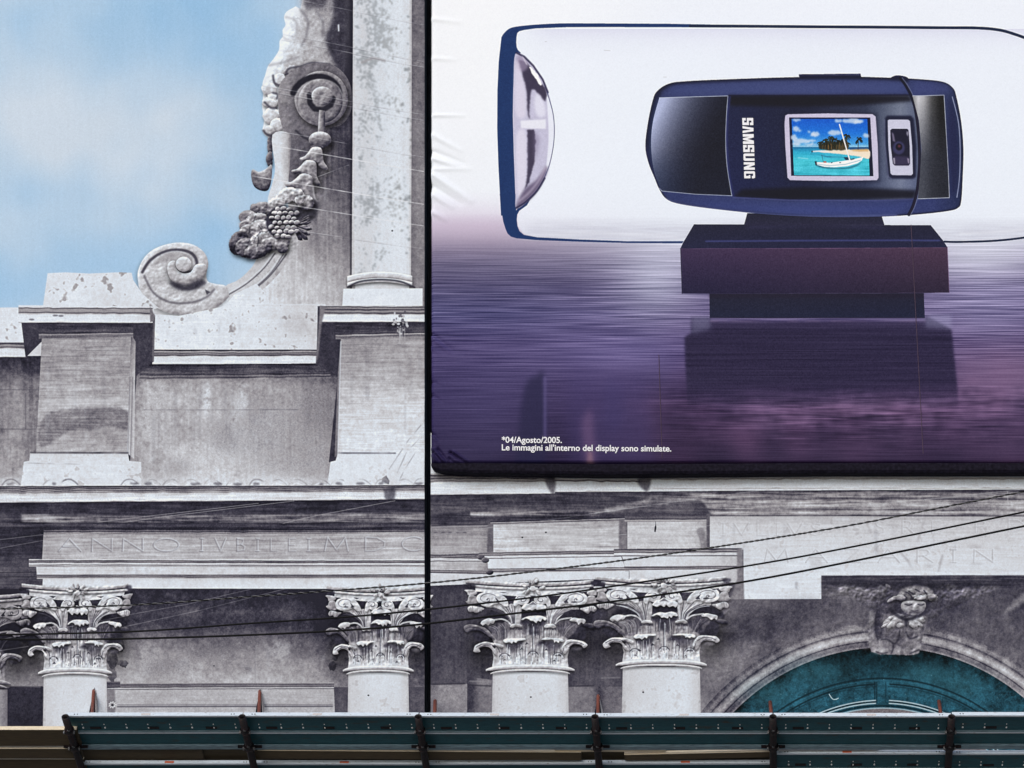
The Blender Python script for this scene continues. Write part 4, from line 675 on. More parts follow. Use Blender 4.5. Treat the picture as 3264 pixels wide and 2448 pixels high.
    # ---- four shafts and capitals
    def shaft(T, xl, xr, xbl, xbr, y0):
        q = T([(xl, y0), (xr, y0)]) ; b0 = T([(xbl, 0), (xbr, 0)])
        S([q[0], q[1], (b0[1][0], Y1), (b0[0][0], Y1)], 214, 4, 4, 4, hgrad=[(0, -40), (.08, -12), (.3, 0), (.8, 4), (.93, -12), (1, -48)], spots=20, reg='column_shaft')
    CAPS = [zoom(1440, 1840, 500 / 2212)]
    def capmap(lx, rx, y0, y1):                 # ring left/right and abacus-top/ring-bottom in S units
        sx = (rx - lx) / (1730 - 475.); sy = (y1 - y0) / (1370 - 40.)
        return lambda pts: [(lx + (p[0] - 475) * sx, y0 + (p[1] - 40) * sy) for p in pts]
    for i, (lx, rx, y0, y1, dim) in enumerate(((-222, 34, 1890, 2196, 62), (121, 358, 1862, 2161, 6), (1092, 1318, 1868, 2152, 4), (1548, 1831, 1848, 2151, 2), (1962, 2252, 1838, 2134, 2))):
        T = capmap(lx, rx, y0, y1)
        for (a, b, rx_, ry_, al) in ((450, 1000, 240, 300, .5), (1800, 900, 240, 330, .5), (1120, 620, 700, 260, .45)):
            p = T([(a, b), (a + rx_, b + ry_)]); w = c.win([(2 * p[0][0] - p[1][0], 2 * p[0][1] - p[1][1]), p[1]], 30); x, y = c.xy(w)
            c.dark(w, np.exp(-1.2 * (((x - p[0][0]) / (p[1][0] - p[0][0])) ** 2 + ((y - p[0][1]) / (p[1][1] - p[0][1])) ** 2)), al)
        if dim < 20: shaft(T, 575, 1638, 530, 1680, 1330)
        capital(c, T, dim, seed=i)
        c.relief(T([(150, 60), (2080, 60), (2040, 520), (1900, 960), (1640, 1230), (580, 1230), (320, 1020), (180, 500)]), .26, 3.)
    # nail holes and specks
    for p in ((1174, 2216), (2050, 2206), (1692, 2222), (1250, 735), (1665, 1713), (1740, 1697)): c.poly(ell(p[0], p[1], 3.2, 2.6, 8), 34, .9)
    # thin pale wires photographed in front of the church
    for q in ([(945, 5), (1575, 132)], [(835, 178), (1575, 325)], [(815, 205), (1575, 355)], [(725, 450), (1575, 605)], [(725, 475), (1575, 635)], [(790, 690), (1575, 830)], [(1000, 940), (1180, 870)], [(920, 1220), (1575, 1315)]):
        c.line(R8(q), 2.1, (196, 200, 208), .55, .3, .25); c.line([(a, b + 3) for a, b in R8(q)], 1.6, 80, .3, .3, .2)
    for q in ([(780, 770), (1575, 905)], [(670, 930), (1575, 1080)], [(800, 1072), (1575, 1195)]): c.line(R8(q), 3., (226, 230, 236), .85, .3, .12)
    for q in ([(815, 525), (1200, 455), (1620, 355)], [(800, 600), (1300, 490), (1830, 355)], [(0, 680), (500, 590), (815, 530)], [(0, 752), (180, 725)], [(0, 95), (275, 45)], [(0, 40), (275, 8)]): c.line(R4(q), 2.2, (168, 168, 176), .6, .3, .1)
    for q in ([(735, 505), (1110, 450), (1560, 392), (1952, 330)],): c.line(R5(q), 2., (176, 178, 186), .55, .3, .15)
    for q in ([(0, 300), (480, 232), (900, 178)], [(0, 425), (300, 395), (600, 365)], [(1300, 270), (1800, 220), (2212, 178)], [(1700, 232), (2212, 190)]): c.line(R6(q), 2., (196, 200, 206), .6, .3, .15)
    c.line(R6([(2127, 190), (2130, 270)]), 2, 190, .6)
    # the print was sharpened: local contrast in two widths
    for k in range(3):
        ch = c.a[..., k]; c.a[..., k] = ch + (c.reg != c.names.index('sky')) * (.36 * (ch - gblur(ch, 1.5)) + .10 * (ch - gblur(ch, 6.)))
    # darkest speckle and the weave of the sheet
    c.a += (1.2 * c.n1)[..., None] + (.3 * c.nv)[..., None]
    np.clip(c.a, 6, 246, c.a)
    return c
# ------------------------------------------------------------------ PRINT OF THE ADVERTISEMENT
def paint_ad():
    c = Canvas(1330, -300, 2600, 1820, .8, 23, TONE)
    w = (slice(0, c.H), slice(0, c.W)); x, y = c.xy(w); one = np.ones((c.H, c.W), np.float32)
    # ground: white field that turns into brushed violet metal
    ys = [-160, 300, 600, 680, 720, 760, 800, 850, 920, 1000, 1100, 1200, 1300, 1400, 1520]
    lf = [(243, 247, 252), (240, 245, 251), (236, 242, 250), (228, 231, 243), (190, 182, 204), (156, 146, 172), (128, 121, 152), (102, 99, 138), (82, 82, 130), (76, 78, 134), (82, 76, 132), (66, 60, 114), (58, 52, 104), (48, 42, 88), (40, 33, 74)]
    rt = [(236, 242, 252), (232, 240, 251), (230, 239, 250), (220, 227, 241), (210, 216, 231), (212, 218, 234), (182, 184, 210), (148, 148, 184), (116, 113, 160), (108, 102, 154), (88, 78, 130), (80, 64, 112), (76, 57, 100), (66, 49, 88), (50, 36, 72)]
    u = np.clip((x - 1560) / 620., 0, 1) ** 1.2
    col = np.stack([np.interp(y, ys, [q[k] for q in lf]) * (1 - u) + np.interp(y, ys, [q[k] for q in rt]) * u for k in range(3)], -1)
    st = np.interp(y, [-160, 740, 800, 880, 960, 1100, 1180, 1300, 1520], [0, 0, 6, 17, 23, 20, 12, 7, 4])
    col = col + (st * .66 * (c.nhf * 1.15 + c.nhh * .2 + .2 * c.nh - .25))[..., None] + np.interp(y, [-160, 760, 1000, 1520], [0, 0, 4, 6])[..., None] * c.n5[..., None]
    big = np.interp(y, [-160, 1000, 1150, 1520], [0, 0, 1, 1]) * np.clip((x - 1900) / 300, 0, 1)
    col = col + (big * (c.n4 * 4 + c.n5 * 3))[..., None] * np.array([1.2, .8, .9])
    c.put(w, one, col); c.setreg('field', w, one)
    col = c.a[w]; lum = col.mean(-1, keepdims=True); kk = (np.interp(y, [700, 860, 1520], [0, .16, .10]))[..., None]; c.a[w] = (col * (1 - kk) + lum * kk) * (1 + np.interp(y, [760, 900, 1520], [0, 1, 1])[..., None] * np.array([-.06, -.10, -.08]))
    # bright sheen beside the plinth
    for (cx, cy, rx, ry, cc, al) in ((2090, 890, 90, 90, (214, 222, 242), .5), (3120, 820, 120, 46, (222, 228, 242), .5), (3140, 960, 120, 70, (166, 166, 206), .35), (2010, 1130, 200, 60, (136, 130, 188), .4), (3240, 1180, 180, 60, (150, 120, 150), .35), (1500, 720, 200, 40, (206, 190, 212), .5)):
        c.glow(cx, cy, rx, ry, cc, al)
    k = np.exp(-.5 * (((x - 2080) / 160) ** 2 + ((y - 900) / 130) ** 2)) + np.exp(-.5 * (((x - 3150) / 160) ** 2 + ((y - 900) / 130) ** 2))
    c.put(w, one, c.a[w] + (k * (5 * c.nhh + 8 * c.nhf))[..., None])
    # cloudy reflection low on the right
    for (cx, cy, rx, ry, al) in ((2800, 1275, 130, 22, .5), (2700, 1300, 90, 14, .4), (2560, 1300, 200, 20, .3), (3050, 1240, 150, 30, .3), (3100, 1215, 20, 10, .4), (2420, 1350, 120, 20, .25), (2900, 1320, 200, 24, .3), (2060, 1290, 90, 16, .25)):
        c.glow(cx, cy, rx, ry, (142, 112, 150), al * .6)
    kk = np.exp(-.5 * (((x - 2750) / 420) ** 2 + ((y - 1290) / 70) ** 2)) * (y > 1230); c.a[w] += (kk * (11 * c.nh + 9 * c.nhb + 6 * c.n3))[..., None] * np.array([1.1, .9, 1.05])
    # faint reflections of the bottle base
    T = B4
    c.poly(T(smooth([(705, 1060), (760, 1030), (800, 1030), (805, 1560), (640, 1560), (650, 1380), (670, 1180)], 4)), (32, 30, 66), .8, 8)
    c.poly(T([(955, 1010), (1400, 1010), (1460, 1560), (960, 1560), (930, 1200)]), (62, 54, 104), .45, 24)
    c.line(T([(806, 1040), (806, 1400)]), 8, (122, 112, 168), .5, 4)
    c.poly(T(smooth([(1050, 1240), (1085, 1250), (1105, 1560), (1050, 1560), (1020, 1330)], 4)), (150, 112, 146), .32, 10); c.poly(T([(1060, 1470), (1080, 1470), (1090, 1560), (1052, 1560)]), (196, 150, 146), .42, 6)
    c.poly(T(ell(1210, 1200, 60, 160)), (54, 50, 100), .3, 14)
    # inside of the bottle, grey foot
    inn = B1([(700, 260), (780, 235), (1050, 215), (2212, 222)]) + [(3130, 96), (3250, 116), (3440, 194), (3600, 254), (3940, 294), (3940, 616), (3600, 664), (3440, 720), (3250, 756), (3130, 764), (2180, 768), (1900, 768)] + B4([(1010, 232), (760, 218), (680, 195), (645, 150), (640, 90), (690, 20)]) + B1([(1000, 1050), (950, 700), (700, 390), (698, 320)])
    c.poly(inn, (232, 240, 251), .8, 3, reg='bottle')
    ww = c.win([(1640, 60), (3420, 250)], 0); X, Y = c.xy(ww); m = np.exp(-np.clip(Y - 92, 0, 1e3) / 34.) * np.clip((X - 1640) / 120, 0, 1) * (Y > 92); c.put(ww, m.astype(np.float32), (206, 208, 232), .6)
    ww = c.win([(1650, 690), (3420, 768)], 0); X, Y = c.xy(ww); m = np.clip((Y - 690) / 46, 0, 1) * (Y < 766) * np.clip((X - 1650) / 60, 0, 1); c.put(ww, (m * (.75 + .12 * c.nh[ww])).astype(np.float32), (196, 200, 216), .85)
    c.line(smooth([(1700, 752), (1850, 742), (2000, 746), (2160, 756)], 6, False), 6, (222, 226, 238), .7, 4); c.line(smooth([(3060, 744), (3200, 738), (3400, 720)], 6, False), 5, (226, 230, 240), .7, 3)
    # bottle outline
    N = (13, 46, 98); NK = (14, 30, 60); R = 'bottle'
    c.poly(B1(smooth([(583, 290), (600, 262), (640, 225), (700, 206), (860, 190), (1050, 181)], 4, False)) + B1([(1900, 186), (2212, 192), (2212, 214), (1900, 212), (1100, 211), (850, 220), (760, 232), (722, 242), (706, 256), (700, 290), (698, 330), (702, 368), (712, 390), (735, 412), (690, 430), (676, 700), (672, 900), (680, 1200), (695, 1590), (700, 1680), (580, 1680), (560, 1300), (550, 1000), (552, 700), (562, 480)]), N, 1, .6, reg=R, grain=2)
    c.line(smooth([(2200, 83), (2700, 86), (3000, 88), (3110, 89), (3180, 95), (3230, 108), (3300, 134), (3440, 190), (3600, 250), (3940, 290)], 6, False), 9, NK, 1, .5)
    c.poly(B4([(540, -40), (636, -40), (634, 60), (646, 44), (690, 12), (720, -10), (700, 26), (655, 58), (643, 80), (640, 110), (644, 148), (656, 178), (682, 200), (760, 214), (1010, 228), (1290, 238), (1620, 238), (1612, 250), (1290, 248), (1000, 240), (750, 230), (640, 220), (606, 210), (586, 192), (574, 165), (560, 120), (548, 40)]), N, 1, .6, reg=R)
    c.line(smooth([(3010, 770), (3060, 771), (3180, 767), (3300, 752), (3440, 724), (3600, 668), (3940, 620)], 6, False), 6.5, NK, 1, .4)
    # concave base lens
    lens = smooth([(690, 420), (760, 440), (840, 520), (920, 640), (970, 800), (995, 960), (992, 1080), (965, 1280), (900, 1440), (800, 1560), (700, 1625), (692, 1500), (682, 1200), (674, 900), (678, 620)], 4)
    c.poly(B1(lens), (192, 191, 216), 1, .8, reg='bottle_base', grain=2)
    c.poly(B1(smooth([(935, 720), (985, 900), (992, 1080), (955, 1300), (930, 1340), (950, 1100), (945, 900)], 4)), (232, 238, 250), .9, 1.5)
    D = (44, 37, 62)
    c.poly(B1(smooth([(720, 470), (790, 500), (850, 590), (930, 700), (925, 790), (880, 740), (820, 700), (800, 900), (830, 930), (790, 900), (776, 700), (750, 600)], 4)), D, .92, 2.2, rough=1.5)
    c.poly(B1(smooth([(710, 430), (770, 450), (790, 520), (740, 560), (700, 520)], 4)), (150, 138, 168), .7, 4)
    c.line(B1([(700, 410), (760, 440), (830, 510), (905, 620), (945, 720)]), 6, (36, 32, 66), .9, 1)
    c.poly(B1(smooth([(800, 520), (825, 535), (870, 590), (897, 655), (880, 660), (840, 600), (815, 560)], 4)), (246, 248, 252), 1, .8, rough=1.2)
    c.poly(B1([(735, 420), (775, 500), (790, 510), (750, 440)]), (240, 240, 250), .7, 1.5)
    c.poly(B1([(784, 1008), (840, 1012), (850, 1100), (840, 1260), (800, 1420), (765, 1480), (784, 1350)]), D, .9, 1.8, rough=1.5); c.poly(B1([(838, 1010), (880, 1080), (860, 1200), (842, 1250)]), (128, 118, 150), .55, 6)
    c.poly(B1([(730, 940), (930, 930), (930, 1005), (735, 1000)]), (240, 244, 252), .75, 2)
    c.poly(B1(smooth([(690, 480), (720, 500), (745, 600), (770, 700), (772, 900), (700, 900), (684, 700)], 4)), (222, 218, 236), .7, 4); c.poly(B1(smooth([(860, 730), (915, 800), (925, 900), (860, 900), (840, 800)], 4)), (226, 228, 244), .8, 4); c.poly(B1(smooth([(700, 1050), (775, 1040), (775, 1400), (720, 1540), (700, 1400)], 4)), (226, 224, 240), .7, 4)
    c.poly(B1(smooth([(700, 1600), (760, 1480), (860, 1400), (930, 1300), (940, 1330), (880, 1460), (800, 1560), (705, 1625)], 4)), (78, 66, 96), .8, 4)
    c.line(B1(smooth([(720, 1570), (800, 1500), (880, 1400), (925, 1310)], 4, False)), 5, (216, 206, 226), .6, 3)
    c.line(B1(smooth([(940, 720), (985, 880), (996, 1020), (985, 1160), (945, 1320), (870, 1470), (760, 1580), (700, 1625)], 6, False)), 2.4, (60, 66, 108), .9, .5)
    c.line(B1(smooth([(700, 1620), (780, 1570), (860, 1490), (920, 1390)], 5, False)), 6, (34, 32, 66), .85, 1)
    # plinth and its mirror image
    T = B5; P = 'plinth'
    refl = T([(75, 612), (200, 612), (200, 640), (1550, 640), (1550, 600), (1715, 690), (1755, 1080), (1760, 1220), (60, 1220), (40, 900), (36, 740), (75, 715)])
    ww = c.win(refl, 20); m = gblur(c.mask(refl, ww), 3); X, Y = c.xy(ww)
    m = m * np.interp(Y, [1010, 1060, 1210, 1240, 1310], [.6, .97, .95, .75, 0]); rc = np.array([34, 28, 60], np.float32) + (4 * c.nhh[ww] + 2 * c.n1[ww])[..., None]
    c.put(ww, m.astype(np.float32), rc)
    c.poly(T([(78, 612), (195, 612), (200, 690), (80, 720)]), (176, 182, 214), .3, 6); c.poly(T([(1550, 600), (1712, 600), (1716, 690), (1552, 680)]), (176, 182, 214), .3, 6)
    c.line(T([(200, 640), (1550, 640)]), 3, (110, 92, 122), .5, 2, .5)
    def fill(pts, c0, c1, reg=P, hz=None):
        ww = c.win(pts, 2); m = c.mask(pts, ww); X, Y = c.xy(ww); yy = [p[1] for p in pts]; t = np.clip((Y - min(yy)) / (max(yy) - min(yy)), 0, 1)[..., None] + 0 * X[..., None]
        cc = np.array(c0, np.float32) * (1 - t) + np.array(c1, np.float32) * t
        if hz:
            xx = [p[0] for p in pts]; s_ = ((X - min(xx)) / (max(xx) - min(xx)) + 0 * Y)
            cc = cc + np.stack([np.interp(s_, [q[0] for q in hz], [q[1][k] for q in hz]) for k in range(3)], -1)
        c.put(ww, m, cc + (1.8 * c.n1[ww])[..., None]); c.setreg(reg, ww, m)
    fill(T([(192, 466), (1541, 462), (1548, 616), (194, 616)]), (26, 26, 48), (20, 26, 54)); c.poly(T([(192, 466), (1541, 464), (1541, 492), (192, 492)]), (24, 18, 40), .6, 4); c.line(T([(196, 617), (1546, 617)]), 3, (20, 20, 44), .9, 1)
    fill(T([(10, 180), (1690, 172), (1702, 460), (20, 466)]), (64, 47, 76), (30, 25, 54), hz=[(0, (-6, -4, 0)), (.5, (2, 0, 0)), (1, (6, 2, -4))])
    c.line(T([(14, 181), (400, 179), (900, 178), (1688, 173)]), 3, (140, 110, 150), .7, 1, .25)
    fill(T([(95, 30), (1585, 34), (1662, 130), (1690, 174), (10, 182), (24, 150)]), (26, 27, 50), (26, 29, 60))
    c.line(T([(170, 137), (700, 132), (1400, 129), (1640, 131)]), 5, (64, 70, 128), .8, 1.5); c.poly(T([(400, 60), (460, 34), (1250, 34), (1310, 60), (880, 44)]), (60, 58, 100), .35, 5)
    fill(T([(430, -40), (1272, -40), (1294, 34), (410, 32)]), (24, 26, 46), (34, 34, 60))
    c.line(T([(1690, 176), (1702, 460)]), 2.4, (120, 92, 130), .6, .6); c.line(T([(10, 182), (20, 466)]), 2, (16, 14, 36), .8, .6)
    # ---- the telephone
    T = B2; H = 'phone'
    body = smooth([(100, 470), (112, 350), (140, 215), (165, 160), (230, 118), (330, 104), (600, 92), (950, 80), (1250, 78), (1480, 84), (1640, 92), (1760, 106), (1815, 140), (1835, 190), (1862, 330), (1874, 480), (1870, 640), (1862, 770), (1845, 808), (1790, 826), (1620, 845), (1400, 858), (1100, 860), (780, 845), (500, 818), (300, 790), (220, 762), (180, 710), (150, 640), (118, 560)], 5)
    pre = c.a.copy()
    fill(T([(955, 64), (1300, 60), (1306, 78), (960, 82)]), (34, 34, 70), (50, 54, 96), H); c.line(T([(1020, 70), (1290, 67)]), 4, (120, 128, 160), .7, .8, .3)
    fill(T(smooth([(1470, 84), (1490, 72), (1520, 70), (1560, 80), (1566, 96)], 3)), (30, 38, 80), (20, 26, 60), H)
    fill(T(body), (46, 55, 100), (44, 54, 104), H, hz=[(0, (-18, -14, -30)), (.06, (-4, -4, -6)), (.5, (6, 6, 6)), (.9, (0, 0, 0)), (1, (-16, -16, -30))])
    c.line(T(body + body[:1]), 9, (12, 16, 44), .9, 2.5)
    c.line(T(smooth([(170, 165), (235, 122), (340, 108), (600, 98), (950, 86), (1400, 86), (1560, 100)], 5, False)), 12, (10, 14, 40), .85, 3.5)
    c.poly(T([(260, 130), (700, 106), (1540, 108), (1560, 176), (570, 184), (200, 186)]), (66, 78, 132), .5, 9); c.poly(T([(300, 770), (700, 800), (1500, 800), (1580, 770), (1500, 836), (1000, 846), (500, 812)]), (56, 68, 132), .55, 9)
    c.line(T(smooth([(215, 760), (300, 790), (500, 818), (780, 846), (1100, 858), (1500, 850)], 5, False)), 7, (112, 124, 184), .5, 2)
    c.line(T(smooth([(105, 480), (116, 350), (146, 218), (175, 170)], 4, False)), 16, (14, 20, 52), .9, 3); c.line(T(smooth([(104, 480), (122, 560), (150, 640), (185, 715)], 4, False)), 16, (20, 26, 66), .9, 3)
    mm = np.zeros((c.H, c.W), np.float32)
    for q in (body, [(955, 64), (1300, 60), (1306, 90), (960, 92)], smooth([(1470, 90), (1490, 72), (1520, 70), (1560, 80), (1566, 104)], 3)):
        wq = c.win(T(q), 2); mm[wq] = np.maximum(mm[wq], c.mask(T(q), wq))
    c.a = pre * (1 - mm[..., None]) + c.a * mm[..., None]
    # left gloss panel
    lp = [(178, 196), (560, 186)] + smooth([(560, 186), (552, 300), (548, 440), (556, 580), (582, 742)], 6, False) + [(380, 736)] + smooth([(192, 716), (150, 610), (132, 470), (142, 330), (178, 196)], 6, False)
    ww = c.win(T(lp), 2); m = c.mask(T(lp), ww); X, Y = c.xy(ww); p = T([(150, 330)])[0]
    d = np.clip(((X - p[0]) * .9 + (Y - p[1]) * .42) / 210., 0, 1); g = (1 - d) ** 2.1 * .92
    cc = np.array([12, 15, 32], np.float32) + g[..., None] * np.array([176, 184, 204], np.float32); low = np.clip((Y - 480) / 130, 0, 1)[..., None] * np.clip(1.15 - d, 0, 1)[..., None]
    cc = cc * (1 - .72 * low) + low * np.array([30, 44, 78]) * .8 + (2 * c.n1[ww])[..., None]; c.put(ww, m, cc); c.setreg('phone_gloss_panel', ww, m)
    c.line(T([(178, 196), (560, 186)] + smooth([(560, 186), (552, 300), (548, 440), (556, 580), (582, 742)], 6, False)), 2.2, (196, 206, 224), .8, .5); c.line(T([(178, 700), (192, 716), (380, 734), (582, 742)]), 2.2, (180, 190, 214), .8, .5)
    # centre face with bevels
    cf = [(566, 184), (1570, 180), (1605, 270), (1625, 420), (1630, 560), (1612, 700), (1600, 756), (1400, 764), (900, 762), (590, 746), (565, 600), (556, 440), (560, 300)]
    fill(T(cf), (20, 25, 50), (20, 26, 58), 'phone_face', hz=[(0, (2, 3, 12)), (.4, (0, 0, 0)), (.72, (24, 27, 26)), (.9, (92, 96, 92)), (1, (60, 64, 66))])
    c.poly(T([(566, 184), (1570, 180), (1590, 214), (1300, 236), (900, 246), (570, 240)]), (9, 9, 22), .9, 5); c.poly(T([(640, 706), (1000, 694), (1400, 702), (1615, 710), (1600, 758), (900, 764), (592, 748)]), (8, 9, 24), .9, 5)
    c.line(T([(566, 184), (1570, 180)]), 4, (14, 14, 40), .9, 1); c.line(T([(590, 752), (900, 766), (1400, 768), (1600, 760)]), 4, (92, 98, 160), .5, 1.5)
    c.line(T(smooth([(572, 190), (560, 300), (556, 440), (566, 600), (592, 744)], 5, False)), 5, (34, 40, 92), .8, 1.5)
    # hinge groove
    gr = smooth([(1522, 84), (1555, 130), (1590, 200), (1612, 290), (1626, 420), (1630, 560), (1618, 700), (1596, 790), (1570, 846)], 6, False)
    c.line(T(gr), 10, (8, 10, 30), .95, .8); c.line([(a + 6, b) for a, b in T(gr)], 3, (150, 158, 190), .5, .7); c.line(T(gr[14:]), 3, (110, 60, 110), .2, 1)
    # right gloss panel
    rp = [(1590, 184), (1766, 180), (1780, 420), (1790, 600), (1796, 752), (1620, 758), (1632, 620), (1640, 480), (1626, 320)]
    ww = c.win(T(rp), 2); m = c.mask(T(rp), ww); X, Y = c.xy(ww); p = T([(1600, 200), (1780, 200)]); d = np.clip((X - p[0][0]) / (p[1][0] - p[0][0]), 0, 1) + 0 * Y
    v = np.interp(d, [0, .12, .3, .55, .8, 1], [150, 206, 170, 70, 18, 14]); fall = np.clip((Y - 310) / 200, 0, 1) * .8
    cc = np.stack([v * (1 - fall) + fall * 34, v * 1.01 * (1 - fall) + fall * 38, v * 1.04 * (1 - fall) + fall * 52], -1) + (2 * c.n1[ww])[..., None]; c.put(ww, m, cc); c.setreg('phone_gloss_panel', ww, m)
    c.line(T([(1592, 184), (1766, 180), (1780, 420), (1790, 600), (1796, 752), (1620, 758)]), 2.2, (204, 212, 228), .8, .5)
    c.line(T(smooth([(1812, 190), (1846, 330), (1856, 480), (1852, 640), (1838, 750)], 5, False)), 3, (170, 180, 214), .8, .6); c.poly(T([(1800, 190), (1830, 300), (1846, 480), (1840, 700), (1810, 750), (1800, 600), (1786, 400)]), (20, 24, 62), .6, 5)
    c.poly(T([(1600, 110), (1780, 120), (1820, 170), (1590, 176)]), (66, 74, 130), .45, 8)
    # display frame and picture
    T = B3
    c.poly(T(smooth([(440, 225), (460, 198), (900, 184), (1330, 190), (1372, 225), (1396, 520), (1400, 840), (1370, 880), (900, 884), (490, 874), (462, 850), (440, 520)], 3)), (14, 16, 40), .7, 6)
    c.poly(T([(452, 215), (480, 203), (880, 194), (1330, 202), (1362, 225), (1384, 520), (1392, 840), (1375, 866), (900, 874), (500, 866), (474, 840), (452, 520), (444, 300)]), (200, 196, 222), 1, .8, reg='phone_screen', grain=2)
    c.poly(T([(490, 236), (1308, 236), (1340, 826), (512, 822)]), (10, 16, 44), 1, .6)
    scr = [(516, 250), (1278, 250), (1302, 818), (540, 816)]
    ww = c.win(T(scr), 2); m = c.mask(T(scr), ww); X, Y = c.xy(ww); t = (Y - T([(0, 250)])[0][1]) / (566 * .31646) + 0 * X
    q = [(0, (8, 86, 200)), (.25, (20, 112, 216)), (.44, (70, 160, 226)), (.495, (150, 204, 232)), (.505, (20, 120, 170)), (.6, (40, 170, 206)), (.75, (66, 196, 214)), (1, (56, 182, 206))]
    cc = np.stack([np.interp(t, [a[0] for a in q], [a[1][k] for a in q]) for k in range(3)], -1) + (np.clip(t - .52, 0, 1) * (22 * c.nh[ww] * 1. + 14 * c.n3[ww]))[..., None] + (3 * c.n1[ww])[..., None]
    c.put(ww, m, cc); c.setreg('phone_screen', ww, m)
    for (a, b, r1, r2) in ((560, 262, 46, 12), (1120, 272, 100, 26), (985, 268, 40, 14), (1190, 278, 50, 18), (560, 350, 34, 28), (600, 368, 20, 12), (755, 402, 50, 24), (740, 412, 36, 14), (950, 388, 70, 24), (540, 440, 34, 30), (620, 474, 76, 22), (560, 500, 40, 20), (720, 470, 40, 12), (1262, 420, 30, 24), (690, 380, 16, 10), (700, 505, 60, 10)):
        c.poly(T(smooth(ell(a, b, r1, r2, 10), 2)), (214, 226, 240), .8, 2.2, rough=2.4)
    c.poly(T(smooth([(800, 572), (900, 562), (1100, 556), (1288, 552), (1296, 650), (1200, 628), (1050, 608), (900, 592), (820, 588)], 3)), (238, 226, 206), 1, 1., rough=.6)
    c.poly(T([(1090, 536), (1290, 532), (1292, 556), (1180, 560), (1100, 560)]), (14, 70, 130), .9, .8); c.poly(T([(1100, 558), (1286, 550), (1288, 580), (1150, 574)]), (206, 160, 96), .8, 2, rough=1)
    c.poly(T([(520, 536), (830, 534), (840, 548), (520, 552)]), (16, 110, 160), .7, 1.4)
    rs = np.random.RandomState(8)
    def palm(a, b, r, base):
        c.line(T([(a, b), (a + rs.uniform(-8, 8), base)]), 2.4, (58, 44, 26), .9, .4)
        for k in range(15):
            an = rs.uniform(0, 6.283); L_ = r * rs.uniform(.6, 1.); c.line(T(smooth([(a, b), (a + .6 * L_ * math.cos(an), b + .5 * L_ * math.sin(an)), (a + L_ * math.cos(an), b + L_ * math.sin(an) * .8 + r * .3)], 3, False)), 2.6, rs.choice([14, 24, 40]) * np.array([1., 1.15, .7]), .9, .3)
    c.poly(T(smooth([(790, 545), (800, 510), (860, 480), (920, 470), (1000, 480), (1070, 480), (1090, 540), (1060, 560), (900, 562), (830, 556)], 3)), (34, 34, 22), .95, 1.5, rough=2)
    for (a, b, r, base) in ((810, 490, 36, 545), (860, 470, 40, 550), (910, 445, 44, 550), (955, 455, 40, 550), (1000, 478, 36, 555), (1040, 470, 36, 555), (1072, 420, 44, 550), (1080, 500, 30, 555), (1188, 455, 46, 555), (940, 510, 34, 555), (880, 512, 34, 555)): palm(a, b, r, base)
    for k in range(14): a = rs.uniform(820, 1080); c.line(T([(a, rs.uniform(480, 520)), (a + rs.uniform(-6, 6), 555)]), 1.6, (150, 112, 60), .6, .3)
    c.poly(T([(715, 572), (800, 566), (905, 578), (890, 588), (790, 582), (720, 584)]), (226, 228, 230), .95, .8); c.poly(T([(715, 570), (730, 570), (728, 588), (715, 586)]), (20, 30, 50), .9, .8)
    c.line(T(smooth([(710, 600), (800, 612), (880, 630), (1000, 634), (1080, 640)], 4, False)), 3.4, (18, 70, 110), .7, 1.2, .3); c.line(T([(580, 640), (680, 650)]), 2.4, (200, 236, 240), .6, 1)
    c.poly(T(smooth([(760, 708), (900, 738), (1060, 738), (1180, 706), (1225, 670), (1180, 720), (1080, 750), (920, 752), (800, 736)], 3)), (8, 74, 100), .85, 2)
    c.poly(T([(752, 690), (790, 684), (900, 690), (1020, 674), (1160, 650), (1242, 630), (1222, 668), (1180, 696), (1080, 724), (950, 736), (850, 732), (790, 716), (762, 708)]), (246, 246, 246), 1, .7)
    c.line(T([(770, 704), (900, 720), (1060, 706), (1210, 664)]), 2.4, (120, 170, 190), .7, .8); c.poly(T([(748, 676), (768, 676), (772, 720), (756, 714)]), (16, 20, 34), .9, .7)
    c.poly(T([(838, 676), (866, 676), (866, 690), (838, 690)]), (190, 60, 40), .9, .7); c.poly(T([(1040, 636), (1100, 634), (1110, 660), (1060, 664)]), (16, 34, 60), .9, .8); c.poly(T([(1110, 652), (1150, 644), (1148, 656), (1112, 664)]), (40, 40, 46), .8, .7)
    for a in (920, 1005): c.poly(T([(a - 8, 686), (a + 8, 684), (a + 8, 692), (a - 8, 694)]), (20, 40, 60), .9, .4)
    c.line(T([(998, 306), (1100, 660)]), 4.2, (236, 236, 236), 1, .4); c.line(T([(820, 610), (834, 680)]), 1.6, (40, 60, 80), .7, .3)
    # camera window
    c.poly(T([(1456, 240), (1480, 216), (1720, 216), (1748, 250), (1772, 520), (1768, 830), (1740, 852), (1500, 850), (1480, 800), (1450, 400)]), (12, 15, 42), .9, 2.5)
    c.line(T([(1452, 260), (1456, 520), (1490, 830), (1520, 850)]), 4, (120, 126, 160), .5, 1.5)
    c.poly(T([(1484, 264), (1500, 255), (1690, 256), (1708, 270), (1730, 520), (1738, 800), (1722, 816), (1530, 814), (1512, 796), (1490, 520)]), (200, 202, 224), 1, .7, reg='phone_camera', grain=2)
    c.poly(T([(1510, 362), (1528, 347), (1680, 347), (1694, 362), (1706, 520), (1708, 700), (1694, 718), (1556, 718), (1536, 700), (1514, 520)]), (22, 22, 44), 1, .6)
